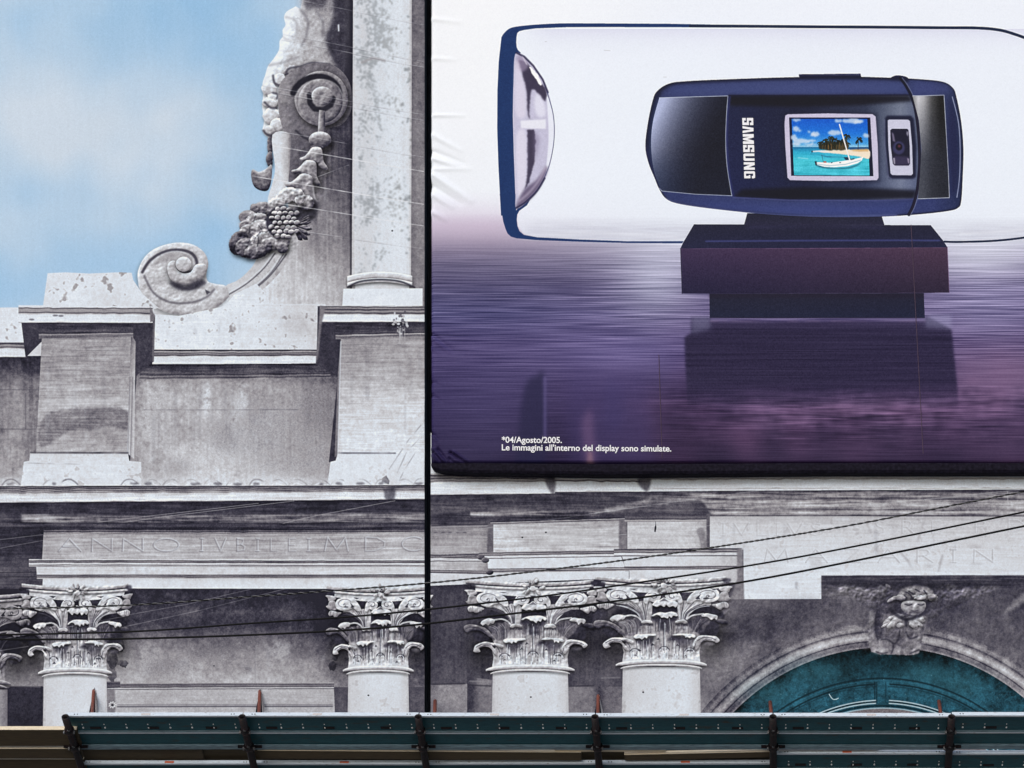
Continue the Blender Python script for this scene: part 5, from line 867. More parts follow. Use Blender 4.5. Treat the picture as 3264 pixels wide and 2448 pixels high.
    c.poly(T([(1536, 640), (1560, 620), (1700, 630), (1700, 712), (1560, 714)]), (58, 52, 84), .8, 3); c.poly(T([(1524, 380), (1544, 400), (1560, 480), (1536, 470)]), (150, 140, 170), .7, 1.5); c.poly(T([(1676, 370), (1692, 380), (1690, 430), (1672, 400)]), (190, 186, 206), .7, 1.5)
    c.poly(T([(1538, 640), (1556, 640), (1560, 706), (1544, 700)]), (206, 200, 220), .7, 1.2); c.poly(T([(1680, 640), (1700, 650), (1702, 700), (1688, 690)]), (190, 180, 206), .7, 1.2)
    c.poly(T(ell(1596, 540, 60, 66)), (54, 54, 92), 1, 2); c.poly(T(ell(1598, 530, 34, 36)), (14, 12, 26), 1, 1); c.poly(T(ell(1600, 522, 14, 14)), (110, 54, 66), .8, 1.5)
    # creases printed by the stitched seams and small scratches
    for q in ([(1925, 160), (1945, 162)], [(2115, 246), (2124, 246)], [(1737, 132), (1742, 132)]): c.line(q, 2., (170, 170, 180), .5)
    for k in range(3):
        ch = c.a[..., k]; c.a[..., k] = ch + .5 * (ch - gblur(ch, 1.3))
    c.a += (1.3 * c.n1)[..., None]; np.clip(c.a, 2, 253, c.a)
    return c
# ------------------------------------------------------------------ HELPERS
col = scn.collection
def tag(o, label=None, cat=None, group=None, kind=None):
    for k, v in (('label', label), ('category', cat), ('group', group), ('kind', kind)):
        if v: o[k] = v
    return o
def link(name, me, mat, parent=None):
    o = bpy.data.objects.new(name, me); col.objects.link(o)
    if mat and not me.materials: me.materials.append(mat)
    if parent: o.parent = parent
    return o
def empty(name, loc=(0, 0, 0)):
    o = bpy.data.objects.new(name, None); col.objects.link(o); o.location = loc; o.empty_display_size = .2; return o
def mesh(name, v, f, smooth=False):
    me = bpy.data.meshes.new(name); me.from_pydata([tuple(p) for p in v], [], f); me.update()
    if smooth: me.polygons.foreach_set('use_smooth', [True] * len(f))
    return me
def node_mat(name, base, rough=.6, metal=0., spec=.3, noise=None, bump=None, img=None):
    m = bpy.data.materials.new(name); m.use_nodes = True; t = m.node_tree; b = t.nodes['Principled BSDF']
    b.inputs['Roughness'].default_value = rough; b.inputs['Metallic'].default_value = metal; b.inputs['Specular IOR Level'].default_value = spec
    b.inputs['Base Color'].default_value = (*base, 1)
    tc = t.nodes.new('ShaderNodeTexCoord')
    if img:
        ti = t.nodes.new('ShaderNodeTexImage'); ti.image = img; ti.extension = 'EXTEND'; ti.interpolation = 'Linear'
        uv = t.nodes.new('ShaderNodeUVMap'); uv.uv_map = 'UVMap'; t.links.new(uv.outputs[0], ti.inputs[0]); t.links.new(ti.outputs[0], b.inputs['Base Color'])
    if noise:                                            # list of (scale xyz, amount, colour)
        prev = None
        for (sc, lo, hi, c2) in noise:
            mp = t.nodes.new('ShaderNodeMapping'); mp.inputs['Scale'].default_value = sc; t.links.new(tc.outputs['Object'], mp.inputs[0])
            nz = t.nodes.new('ShaderNodeTexNoise'); nz.inputs['Detail'].default_value = 6; t.links.new(mp.outputs[0], nz.inputs[0])
            rp = t.nodes.new('ShaderNodeMapRange'); rp.inputs[1].default_value = lo; rp.inputs[2].default_value = hi; t.links.new(nz.outputs[0], rp.inputs[0])
            mx = t.nodes.new('ShaderNodeMixRGB'); t.links.new(rp.outputs[0], mx.inputs[0]); mx.inputs[2].default_value = (*c2, 1)
            if prev: t.links.new(prev.outputs[0], mx.inputs[1])
            else: mx.inputs[1].default_value = (*base, 1)
            prev = mx
        t.links.new(prev.outputs[0], b.inputs['Base Color'])
    if bump:
        mp = t.nodes.new('ShaderNodeMapping'); mp.inputs['Scale'].default_value = bump[0]; t.links.new(tc.outputs['Object'], mp.inputs[0])
        nz = t.nodes.new('ShaderNodeTexNoise'); nz.inputs['Detail'].default_value = 4; t.links.new(mp.outputs[0], nz.inputs[0])
        bp = t.nodes.new('ShaderNodeBump'); bp.inputs['Strength'].default_value = bump[1]; bp.inputs['Distance'].default_value = bump[2]
        t.links.new(nz.outputs[0], bp.inputs['Height']); t.links.new(bp.outputs[0], b.inputs['Normal'])
    return m
def to_image(name, c):
    im = bpy.data.images.new(name, c.W, c.H, alpha=False)
    px = np.ones((c.H, c.W, 4), np.float32); px[..., :3] = np.clip(c.a / 255., 0, 1)[::-1]
    im.pixels.foreach_set(px.ravel()); im.update(); im.pack(); return im
def at(sx, sy, y=0.):
    """point on the vertical plane y (negative = towards the street) that the photo shows at pixel (sx, sy)"""
    k = (CAMD + y) / CAMD
    return Vector(((sx - CAMX) * PX * k, y, CAMZ + (ZB + (2448 - sy) * PX - CAMZ) * k))

def box(name, x0, x1, y0, y1, z0, z1, mat, parent=None, bev=0.):
    bm = bmesh.new(); bmesh.ops.create_cube(bm, size=1.)
    for v in bm.verts: v.co = Vector(((x0 + x1) / 2 + v.co.x * (x1 - x0), (y0 + y1) / 2 + v.co.y * (y1 - y0), (z0 + z1) / 2 + v.co.z * (z1 - z0)))
    if bev: bmesh.ops.bevel(bm, geom=bm.edges[:], offset=bev, segments=2, affect='EDGES')
    me = bpy.data.meshes.new(name); bm.to_mesh(me); bm.free(); return link(name, me, mat, parent)
def tube_mesh(name, pts, r, seg=12, cap=True, hollow=0.):
    P = [Vector(p) for p in pts]; V = []; F = []
    for i, p in enumerate(P):
        d = (P[min(i + 1, len(P) - 1)] - P[max(i - 1, 0)]).normalized()
        a = d.cross(Vector((0, 0, 1)) if abs(d.z) < .9 else Vector((1, 0, 0))).normalized(); b = a.cross(d)
        for k in range(seg):
            t = 2 * math.pi * k / seg; V.append(p + (a * math.cos(t) + b * math.sin(t)) * r)
    n = len(P)
    for i in range(n - 1):
        for k in range(seg): F.append((i * seg + k, i * seg + (k + 1) % seg, (i + 1) * seg + (k + 1) % seg, (i + 1) * seg + k))
    if cap:
        for i, sgn in ((0, 1), (n - 1, -1)):
            if hollow and i == 0:
                d = (P[1] - P[0]).normalized(); o = len(V)
                for k in range(seg): V.append(P[0] + (V[k] - P[0]) * hollow)
                for k in range(seg): V.append(P[0] + d * .12 + (V[k] - P[0]) * hollow)
                for k in range(seg):
                    q = (k + 1) % seg; F.append((q, k, o + k, o + q)); F.append((o + q, o + k, o + seg + k, o + seg + q))
                F.append([o + seg + k for k in range(seg)])
            else: F.append([i * seg + k for k in range(seg)][::sgn])
    me = mesh(name, V, F, True); return me

# ------------------------------------------------------------------ MATERIALS
ground_m = node_mat('cobbles', (.16, .155, .15), .85, noise=[((6, 6, 6), .35, .7, (.10, .098, .095)), ((60, 60, 60), .4, .65, (.22, .215, .21))], bump=((9, 9, 9), .5, .03))
plaster_m = node_mat('old_plaster', (.34, .27, .2), .9, noise=[((1.2, 1.2, .6), .35, .7, (.24, .19, .14))], bump=((20, 20, 20), .3, .02))
steel_m = node_mat('galvanised_steel_shaded', (.026, .105, .135), .36, .3, .5, noise=[((2, 14, 14), .35, .7, (.016, .07, .092)), ((40, 60, 60), .5, .75, (.05, .13, .155)), ((1.1, 4, 4), .58, .75, (.055, .06, .055)), ((9, 30, 30), .66, .74, (.09, .06, .045))], bump=((30, 90, 90), .15, .004))  # dark teal puts the shade of the underside into the steel colour
lip_m = node_mat('galvanised_edge_lit', (.60, .68, .76), .5, .1, .5, noise=[((3, 30, 30), .4, .7, (.46, .54, .62)), ((60, 90, 90), .5, .75, (.72, .78, .83)), ((4, 12, 12), .6, .72, (.30, .30, .29))])  # same steel made pale where the lips catch the sky
zinc_m = node_mat('bright_zinc', (.9, .92, .94), .35, .0, .6, noise=[((90, 90, 90), .5, .8, (.75, .78, .8))])
midsteel_m = node_mat('rolled_steel_half_lit', (.22, .33, .39), .35, .35, .5, noise=[((2, 20, 20), .4, .7, (.10, .14, .17)), ((30, 60, 60), .5, .75, (.24, .29, .32))])  # middle tone of that steel for half-lit ribs and inner edges
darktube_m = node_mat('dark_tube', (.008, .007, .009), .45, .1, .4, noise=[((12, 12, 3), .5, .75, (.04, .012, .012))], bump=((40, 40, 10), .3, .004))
clamp_m = node_mat('flecked_clamp', (.05, .05, .055), .4, .7, .5, noise=[((70, 70, 70), .5, .62, (.55, .55, .56))])  # pale flecks in the colour stand for highlights on the couplers
rust_m = node_mat('rust_red_tube', (.20, .055, .035), .6, .1, .4, noise=[((20, 20, 6), .4, .7, (.10, .03, .022))])
wood_m = node_mat('scaffold_board', (.72, .63, .47), .8, noise=[((1.2, 30, 30), .4, .75, (.55, .45, .31)), ((8, 60, 60), .5, .75, (.8, .72, .58))], bump=((2, 60, 60), .4, .006))
wooddk_m = node_mat('dark_board', (.085, .066, .04), .85, noise=[((1.5, 30, 30), .35, .7, (.055, .042, .03))], bump=((2, 60, 60), .4, .006))  # dark brown for the board faces
cable_m = node_mat('cable_rubber', (.005, .005, .006), .7, 0, .15, noise=[((30, 30, 30), .4, .7, (.008, .008, .009))])
cable2_m = node_mat('cable_glint', (.16, .16, .165), .5, .2, .4, noise=[((30, 30, 30), .4, .7, (.05, .05, .055))])  # grey colour stands for the glints along the twisted pair
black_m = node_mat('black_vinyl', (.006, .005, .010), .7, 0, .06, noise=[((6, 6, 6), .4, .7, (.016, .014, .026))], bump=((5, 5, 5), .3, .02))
navy_m = node_mat('gap_shade_cloth', (.018, .022, .032), .7, 0, .3, noise=[((3, 3, 1), .4, .7, (.03, .034, .045))], bump=((14, 14, 1.5), .8, .03))  # near-black navy carries the shade of the gap in its colour
white_m = node_mat('white_ink', (.86, .87, .9), .5, 0, .2, noise=[((30, 30, 30), .4, .8, (.8, .81, .86))])
orange_m = node_mat('orange_sticker', (.55, .12, .05), .6, noise=[((60, 60, 60), .45, .7, (.4, .1, .05))])
label_m = node_mat('pale_sticker', (.62, .60, .60), .6, noise=[((80, 80, 300), .5, .58, (.28, .25, .25))])
seam_m = node_mat('stitched_seam', (.075, .05, .075), .6, noise=[((20, 20, 60), .4, .7, (.11, .07, .12))])

# ------------------------------------------------------------------ SETTING
tag(link('ground', mesh('ground', [(-120, -150, 0), (120, -150, 0), (120, 60, 0), (-120, 60, 0)], [(0, 1, 2, 3)]), ground_m), kind='structure', label='grey cobbled street in front of the scaffold')

# ------------------------------------------------------------------ PRINTED SHEETS
FC = paint_facade(); AD = paint_ad()
fac_img = to_image('church_print', FC); ad_img = to_image('advert_print', AD)
sheet_m = node_mat('printed_mesh_sheet', (.8, .8, .8), .8, 0, .06, img=fac_img, bump=((260, 260, 260), .06, .004))
vinyl_m = node_mat('printed_vinyl', (.8, .8, .8), .55, 0, .1, img=ad_img, bump=((40, 40, 40), .05, .004))

def creases(spec):
    """list of (x0, y0, x1, y1, half width, amplitude); all in photo pixels, amplitude in metres towards the street"""
    def f(x, y):
        z = np.zeros_like(x)
        for (x0, y0, x1, y1, w, a) in spec:
            vx, vy = x1 - x0, y1 - y0; L = vx * vx + vy * vy; t = np.clip(((x - x0) * vx + (y - y0) * vy) / L, 0, 1)
            d = np.hypot(x - x0 - t * vx, y - y0 - t * vy); z += a * np.exp(-(d / w) ** 2) * (1 - .75 * t)
        return z
    return f

def components(lab, small=70):
    """give every separate patch of one motif its own key; patches too small to pick apart join their neighbour"""
    for rnd in range(4):
        h, w = lab.shape; par = np.arange(h * w)
        ids = np.arange(h * w).reshape(h, w); eqx = lab[:, 1:] == lab[:, :-1]; eqy = lab[1:] == lab[:-1]
        root = ids.copy()
        while True:
            old = root.copy()
            for it in range(6):
                m = np.where(eqx, np.minimum(root[:, 1:], root[:, :-1]), 0); root[:, 1:] = np.where(eqx, m, root[:, 1:]); root[:, :-1] = np.where(eqx, np.minimum(root[:, :-1], root[:, 1:]), root[:, :-1])
                root[1:] = np.where(eqy, np.minimum(root[1:], root[:-1]), root[1:]); root[:-1] = np.where(eqy, np.minimum(root[1:], root[:-1]), root[:-1])
            root = root.ravel()[root]
            if (old == root).all(): break
        u, inv, cnt = np.unique(root, return_inverse=True, return_counts=True); size = cnt[inv.reshape(h, w)]
        tiny = size < small
        if not tiny.any(): break
        lab = lab.copy()
        for dy, dx in ((0, -1), (-1, 0), (0, 1), (1, 0)) * 6:
            src = np.roll(lab, (dy, dx), (0, 1)); st = np.roll(tiny, (dy, dx), (0, 1)); take = tiny & ~st
            if dx: take[:, 0 if dx > 0 else -1] = False
            if dy: take[0 if dy > 0 else -1] = False
            lab[take] = src[take]; tiny = tiny & ~take
    out = lab.copy(); flat = inv.reshape(h, w)
    for i in range(len(u)):
        m = flat == i; out[m] = lab[m][0].split('#')[0] + '#%d' % i
    return out

def sheet(thing, C, mat, x0, x1, y0, y1, cell, ybase, disp, rename, labels):
    """a cloth that hangs as one grid; every printed motif is cut out of that grid as a part of its own"""
    nx, ny = int(round((x1 - x0) / cell)), int(round((y1 - y0) / cell))
    gx = np.linspace(x0, x1, nx + 1); gy = np.linspace(y0, y1, ny + 1); X, Y = np.meshgrid(gx, gy)
    k = (CAMD + ybase) / CAMD
    P = np.stack([(X - CAMX) * PX * k, ybase - disp(X, Y), CAMZ + (ZB + (2448 - Y) * PX - CAMZ) * k], -1)
    du = np.gradient(P, axis=1); dv = np.gradient(P, axis=0); N = np.cross(du, -dv); N /= np.linalg.norm(N, axis=-1, keepdims=True); N[N[..., 1] > 0] *= -1
    U = (X - C.x0) * C.c / C.W; Vv = 1 - (Y - C.y0) * C.c / C.H
    cx = (gx[:-1] + gx[1:]) / 2; cy = (gy[:-1] + gy[1:]) / 2
    ix = np.clip(((cx - C.x0) * C.c).astype(int), 0, C.W - 1); iy = np.clip(((cy - C.y0) * C.c).astype(int), 0, C.H - 1)
    reg = C.reg[iy][:, ix]; keys = np.array([rename(n) for n in C.names] if not callable(getattr(rename, 'grid', None)) else C.names, dtype=object)
    lab = keys[reg]
    if hasattr(rename, 'split'): lab = rename.split(lab, cx, cy)
    comp = components(lab); lab = comp
    P2 = P.reshape(-1, 3); N2 = N.reshape(-1, 3); UV = np.stack([U, Vv], -1).reshape(-1, 2)
    made = {}
    for key in sorted(set(lab.ravel())):
        jj, ii = np.nonzero(lab == key)
        a = jj * (nx + 1) + ii; F = np.stack([a, a + nx + 1, a + nx + 2, a + 1], -1)
        used, inv = np.unique(F.ravel(), return_inverse=True); n = len(F)
        nm = key.split('#')[0]; me = bpy.data.meshes.new(nm)
        me.vertices.add(len(used)); me.vertices.foreach_set('co', P2[used].astype(np.float32).ravel())
        me.loops.add(n * 4); me.loops.foreach_set('vertex_index', inv.astype(np.int32)); me.polygons.add(n)
        me.polygons.foreach_set('loop_start', np.arange(0, n * 4, 4, dtype=np.int32)); me.polygons.foreach_set('use_smooth', np.ones(n, bool))
        uv = me.uv_layers.new(name='UVMap'); uv.data.foreach_set('uv', UV[used][inv].astype(np.float32).ravel())
        me.update(); me.validate(); me.normals_split_custom_set_from_vertices([tuple(q) for q in N2[used]])
        o = link(nm, me, mat, thing); made[key] = o
        if nm in labels: o['label'] = labels[nm]
    return made

LAB = {'sky': 'printed blue sky with soft white clouds', 'statue': 'printed pale stone draped figure', 'upper_scroll': 'printed grey stone upper scroll', 'lower_scroll': 'printed pale stone lower scroll', 'garland': 'printed garland of husks, fruit and grapes',
       'tall_column': 'printed tall mottled white column', 'pedestal': 'printed stone pedestal', 'capital': 'printed Corinthian capital with acanthus leaves', 'column_shaft': 'printed smooth white column shaft', 'frieze': 'printed frieze with carved capital letters',
       'inscription_panel': 'printed white stone panel with carved letters', 'archivolt': 'printed curved stone arch moulding', 'fanlight': 'printed blue green panelled fanlight', 'cherub_keystone': 'printed keystone with a winged cherub head'}
class Ren:
    def __call__(s, n): return n or 'wall'
ren = Ren()
rsd = np.random.RandomState(4)
ph = rsd.uniform(0, 6.28, 12)
def ripple(x, y):
    return .007 * np.sin(x / 210 + ph[0] + .6 * np.sin(y / 330 + ph[1])) + .004 * np.sin(y / 150 + ph[2] + x / 700) + .0025 * np.sin(x / 70 + ph[3] + y / 410) + .0015 * np.sin(y / 46 + ph[4] + x / 160)
LX1, RX0 = 1353, 1373
left = tag(empty('printed_sheet', at(600, 2600)), 'scaffold sheet printed with blue sky, stone scroll and church attic', 'banner')
def ldisp(x, y): return ripple(x, y) * np.clip((LX1 - x) / 60, .5, 1) + .006 * np.exp(-((x - LX1) / 40.) ** 2) * np.sin(y / 34 + 1.3 * np.sin(y / 210))
L_of = at(600, 2600)
parts_l = sheet(left, FC, sheet_m, -410, LX1, -290, 2600, 5, 0., ldisp, ren, LAB)
right = tag(empty('printed_sheet', at(2300, 2600)), 'scaffold sheet printed with an arch, cherub keystone and carved letters', 'banner')
csp = [(1376, 1525, 1420, 1600, 12, .01), (1380, 1540, 1520, 1512, 10, -.008)]
cr = creases(csp)
parts_r = sheet(right, FC, sheet_m, RX0, 3920, 1380, 2600, 5, 0., lambda x, y: ripple(x + 300, y) * .8 + cr(x, y), ren, LAB)
# turned-back hems either side of the gap, coloured dark for the shade inside it
def strip(name, pts, mat, parent, th):
    V = [Vector(p) for p in pts] + [Vector(p) + Vector((0, th, 0)) for p in pts]; n = len(pts)
    return link(name, mesh(name, V, [(i, i + 1, n + i + 1, n + i) for i in range(n - 1)]), mat, parent)
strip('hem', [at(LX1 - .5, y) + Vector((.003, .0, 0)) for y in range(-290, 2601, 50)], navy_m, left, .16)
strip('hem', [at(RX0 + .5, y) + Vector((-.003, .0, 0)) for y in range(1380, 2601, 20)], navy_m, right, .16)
# ------------------------------------------------------------------ ADVERTISEMENT BOX
AY = -.17
ad = tag(empty('billboard', at(2400, 1478, AY)), 'white and violet advertising billboard showing a mobile phone inside a bottle', 'billboard')
AX0, AX1, AYB = 1374, 3920, 1477
class RenA(Ren):
    def __call__(s, n): return n or 'field'
    def split(s, lab, cx, cy):
        X = np.broadcast_to(cx[None, :], lab.shape); lab = lab.copy(); f = lab == 'field'
        lab[f & (X < 2104)] = 'vinyl_panel#0'; lab[f & (X >= 2104) & (X < 2924)] = 'vinyl_panel#1'; lab[f & (X >= 2924)] = 'vinyl_panel#2'; return lab
cs = []
for (a, b, c_, d_, w, am) in ((1374, 60, 1470, 70, 7, .006), (1376, 186, 1450, 190, 6, .006), (1378, 368, 1480, 368, 5, .008), (1378, 540, 1500, 538, 6, .007), (1376, 430, 1470, 480, 8, .010), (1376, 480, 1480, 520, 7, -.010), (1376, 505, 1450, 528, 6, .012), (1376, 556, 1500, 640, 10, .016), (1376, 590, 1470, 650, 8, -.012), (1376, 620, 1440, 660, 8, .012), (1376, 676, 1420, 700, 8, .012),
                            (1374, 1062, 1450, 1120, 6, -.012), (1374, 1072, 1430, 1124, 5, .010), (1374, 1110, 1400, 1126, 6, .010), (1374, 1216, 1400, 1226, 5, -.012), (1374, 1258, 1410, 1280, 5, -.012), (1374, 1378, 1400, 1404, 5, -.014), (1374, 1388, 1398, 1412, 4, .012), (1376, 1432, 1420, 1476, 5, .030), (1382, 1440, 1412, 1478, 4, -.03), (1396, 1432, 1430, 1476, 4, -.022), (1376, 1452, 1396, 1478, 4, .03), (1436, 1442, 1490, 1478, 4, -.028), (1446, 1442, 1498, 1476, 4, .022), (1432, 1462, 1452, 1478, 4, -.02)):
    cs.append((a, b, c_, d_, w, am * 1.6))
crA = creases(cs)
def adisp(x, y):
    return .5 * ripple(x + 900, y + 200) * np.clip((x - AX0) / 80, .1, 1) * np.clip((AYB - y) / 80, .1, 1) + crA(x, y) - .03 * np.exp(-((x - AX0) / 5.) ** 2) - .04 * np.exp(-((y - AYB) / 4.) ** 2)
LABA = {'bottle': 'printed outline of a glass bottle lying on its side', 'bottle_base': 'printed domed glass bottom of the bottle', 'plinth': 'printed dark stepped plinth', 'phone': 'printed dark blue mobile phone', 'phone_screen': 'printed phone screen with sailing boat and palm island', 'phone_camera': 'printed camera window of the phone', 'phone_gloss_panel': 'printed glossy black panel of the phone', 'phone_face': 'printed dark face of the phone'}
pa = sheet(ad, AD, vinyl_m, AX0, AX1, -290, AYB, 4, AY, adisp, RenA(), LABA)
def big(n): return max([o for k, o in pa.items() if k.split('#')[0] == n], key=lambda o: len(o.data.polygons))
PHONE = big('phone')
for k, o in pa.items():
    nm_ = k.split('#')[0]
    if o is PHONE: continue
    if nm_ in ('phone_screen', 'phone_camera', 'phone_gloss_panel', 'phone_face', 'phone'): o.parent = PHONE
    if nm_ == 'phone': o.name = 'phone_case'; o['label'] = 'printed dark blue casing of the phone'
    if nm_ == 'bottle_base': o.parent = big('bottle')
q0, q1 = at(AX0, AYB, AY), at(AX1, -290, AY)
# lower edge: black wrapped tray, its left end slightly rounded
prof = [(AY + .012, q0.z + .006), (AY + .002, q0.z - .012), (AY + .004, q0.z - .085), (AY + .02, q0.z - .115), (AY + .05, q0.z - .125), (-.02, q0.z - .128), (-.02, q0.z + .02)]
xs = [q0.x, q0.x + .03, q0.x + .12, q0.x + .5, q0.x + 2, q0.x + 4.4, q1.x]; V = []; F = []
for i, x in enumerate(xs):
    sh = (.25, .5, .7, .88, .95, .88, .84)[i]
    for (yy_, zz_) in prof: V.append((x, AY + .03 + (yy_ - AY - .03) * (1 if i else .97), q0.z + (zz_ - q0.z) * sh - (.012 if i == 4 else 0)))
n = len(prof)
for i in range(len(xs) - 1):
    for k in range(n - 1): F.append((i * n + k, i * n + k + 1, (i + 1) * n + k + 1, (i + 1) * n + k))
F.append(tuple(range(n))[::-1])
link('lower_edge', mesh('lower_edge', V, F, False), black_m, ad)
link('side_edge', mesh('side_edge', [(q0.x + .002, AY + .02, q0.z), (q0.x + .002, -.03, q0.z), (q0.x + .002, -.03, q1.z), (q0.x + .002, AY + .02, q1.z)], [(0, 1, 2, 3)]), black_m, ad)
link('back_panel', mesh('back_panel', [(q0.x + .01, -.035, q0.z), (q1.x, -.035, q0.z), (q1.x, -.035, q1.z), (q0.x + .01, -.035, q1.z)], [(0, 1, 2, 3)]), black_m, ad)
for (xa_, ya_, xb_, yb_) in ((2100, 1130, 2111, 1474), (2904, 716, 2944, 1474)):
    P = [(xa_ + (xb_ - xa_) * t / 20, ya_ + (yb_ - ya_) * t / 20) for t in range(21)]
    V = []
    for (a, b) in P:
        c0 = at(a, b, AY - .004 - float(adisp(np.array([float(a)]), np.array([float(b)]))[0])); V += [c0 + Vector((-.004, 0, 0)), c0 + Vector((0, -.004, 0)), c0 + Vector((.004, 0, 0))]
    F = []
    for i in range(20):
        for k in range(2): F.append((i * 3 + k, i * 3 + k + 1, i * 3 + k + 4, i * 3 + k + 3))
    link('seam', mesh('seam', V, F), seam_m, ad)
# lettering of the phone, read downwards
GL = {'S': [(0, 0), (1, 0), (1, .6), (.37, .6), (.37, .83), (.64, .83), (.64, .69), (1, .69), (1, 1), (0, 1), (0, .42), (.63, .42), (.63, .17), (.36, .17), (.36, .32), (0, .32)],
      'A': [(0, 0), (.33, 0), (.5, .74), (.67, 0), (1, 0), (.74, 1), (.26, 1)], 'M': [(0, 0), (.27, 0), (.27, .62), (.42, 0), (.58, 0), (.73, .62), (.73, 0), (1, 0), (1, 1), (.66, 1), (.5, .42), (.34, 1), (0, 1)],
      'U': [(0, 1), (0, .12), (.12, 0), (.88, 0), (1, .12), (1, 1), (.65, 1), (.65, .18), (.35, .18), (.35, 1)], 'N': [(0, 0), (.31, 0), (.31, .56), (.64, 0), (1, 0), (1, 1), (.69, 1), (.69, .44), (.36, 1), (0, 1)],
      'G': [(0, .1), (.1, 0), (1, 0), (1, .57), (.54, .57), (.54, .42), (.67, .42), (.67, .17), (.35, .17), (.35, .83), (.66, .83), (.66, .7), (1, .7), (1, .9), (.9, 1), (.1, 1), (0, .9)]}
for ch, ya, yb in (('S', 240, 312), ('A', 322, 392), ('M', 402, 502), ('S', 512, 584), ('U', 598, 672), ('N', 686, 762), ('G', 776, 848)):
    def lp(a, b):
        yy_ = ya + (yb - ya) * a; xx_ = 18 + b * 110 + (yy_ - 240) * .034; s_ = B3([(xx_, yy_)])[0]
        return at(s_[0], s_[1], AY - .006 - float(adisp(np.array([s_[0]]), np.array([s_[1]]))[0]))
    pieces = [GL[ch]] if ch != 'S' else [[(x0_, y0_), (x1_, y0_), (x1_, y1_), (x0_, y1_)] for x0_, x1_, y0_, y1_ in ((0, 1, 0, .17), (.63, 1, .17, .42), (0, .36, .17, .32), (0, 1, .42, .6), (0, .37, .6, .83), (.64, 1, .69, .83), (0, 1, .83, 1))]
    bm = bmesh.new()
    for pc in pieces: bm.faces.new([bm.verts.new(lp(a, b)) for a, b in pc])
    bmesh.ops.remove_doubles(bm, verts=bm.verts[:], dist=1e-5); bmesh.ops.triangulate(bm, faces=bm.faces[:], ngon_method='EAR_CLIP')
    me = bpy.data.meshes.new('letter'); bm.to_mesh(me); bm.free(); link('letter', me, white_m, PHONE)
def caption(txt, x0, x1, base0, base1):
    cu = bpy.data.curves.new('caption', 'FONT'); cu.body = txt; cu.size = 1; cu.fill_mode = 'FRONT'; cu.offset = .018
    to = bpy.data.objects.new('tmp', cu); col.objects.link(to); bpy.context.view_layer.update()
    me = bpy.data.meshes.new_from_object(to.evaluated_get(bpy.context.evaluated_depsgraph_get())); bpy.data.objects.remove(to); me.name = 'caption'
    xs = [v.co.x for v in me.vertices]; a, b = min(xs), max(xs)
    for v in me.vertices:
        t = (v.co.x - a) / (b - a); sx = x0 + (x1 - x0) * t; sy = base0 + (base1 - base0) * t - v.co.y * (x1 - x0) / (b - a)
        v.co = at(sx, sy, AY - .007 - float(adisp(np.array([sx]), np.array([sy]))[0]))
    me.materials.clear(); link('caption', me, white_m, ad)['kind'] = 'stuff'
(c0x, c0y), (c1x, c1y) = B4([(552, 1421), (905, 1423)]); caption('*04/Agosto/2005.', c0x, c1x, c0y, c1y)
(c0x, c0y), (c1x, c1y) = B4([(552, 1466), (1548, 1473)]); caption("Le immagini all'interno del display sono simulate.", c0x, c1x, c0y, c1y)

# ------------------------------------------------------------------ BEHIND THE GAP
bs = empty('gap_shade_sheet', at(1362, 2600, .3)); tag(bs, 'added dark sheet standing for the shade in the narrow gap between the printed sheets', 'sheet')  # added backing, so that the gap reads as shade
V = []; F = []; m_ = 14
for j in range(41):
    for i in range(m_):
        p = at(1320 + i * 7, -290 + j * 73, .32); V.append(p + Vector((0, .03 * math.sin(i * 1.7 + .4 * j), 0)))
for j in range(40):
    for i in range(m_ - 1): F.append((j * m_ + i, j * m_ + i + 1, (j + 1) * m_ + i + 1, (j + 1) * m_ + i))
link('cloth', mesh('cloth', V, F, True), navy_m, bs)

# ------------------------------------------------------------------ CABLES IN FRONT OF THE SHEETS
def cable_pts(S_, y, n=8):
    q = smooth(S_, n, False); a, b = q[0], q[1]; q = [(a[0] - 1800, a[1] + (a[1] - b[1]) / (b[0] - a[0]) * 700)] + q
    a, b = q[-1], q[-2]; q.append((a[0] + 2400, a[1] + (a[1] - b[1]) / (a[0] - b[0]) * 2400)); return [at(x, yy, y) for x, yy in q]
cB = [(-40, 2024), (423, 2013), (796, 1987), (1100, 1967), (1359, 1943), (1717, 1902), (2000, 1862), (2369, 1806), (2702, 1746), (3264, 1632)]
cC = [(-40, 2038), (348, 2037), (746, 2026), (1100, 2009), (1359, 1988), (1717, 1946), (2000, 1911), (2369, 1855), (2702, 1792), (3264, 1677)]
cA = [(-40, 1942), (405, 1929), (796, 1902), (1044, 1884), (1359, 1859), (1640, 1829), (2000, 1784), (2369, 1730), (2702, 1676), (3010, 1616), (3264, 1567)]
tag(link('overhead_cable', tube_mesh('overhead_cable', cable_pts(cB, -6.), .0085, 8), cable_m), 'smooth black overhead cable, middle one of three crossing the sheets', 'cable', 'cables crossing the sheets')
tag(link('overhead_cable', tube_mesh('overhead_cable', cable_pts(cC, -6.2), .0095, 8), cable_m), 'smooth black overhead cable, lowest of three crossing the sheets', 'cable', 'cables crossing the sheets')
tw = tag(empty('twisted_cable', cable_pts(cA, -5.8)[0]), 'thin twisted pair cable, uppermost of three crossing the sheets', 'cable', 'cables crossing the sheets')
base = [p for p in cable_pts(cA, -5.8, 40)]; fine = []
for i in range(len(base) - 1):
    nseg = max(1, int((base[i + 1] - base[i]).length / .008))
    for j in range(nseg): fine.append(base[i].lerp(base[i + 1], j / nseg))
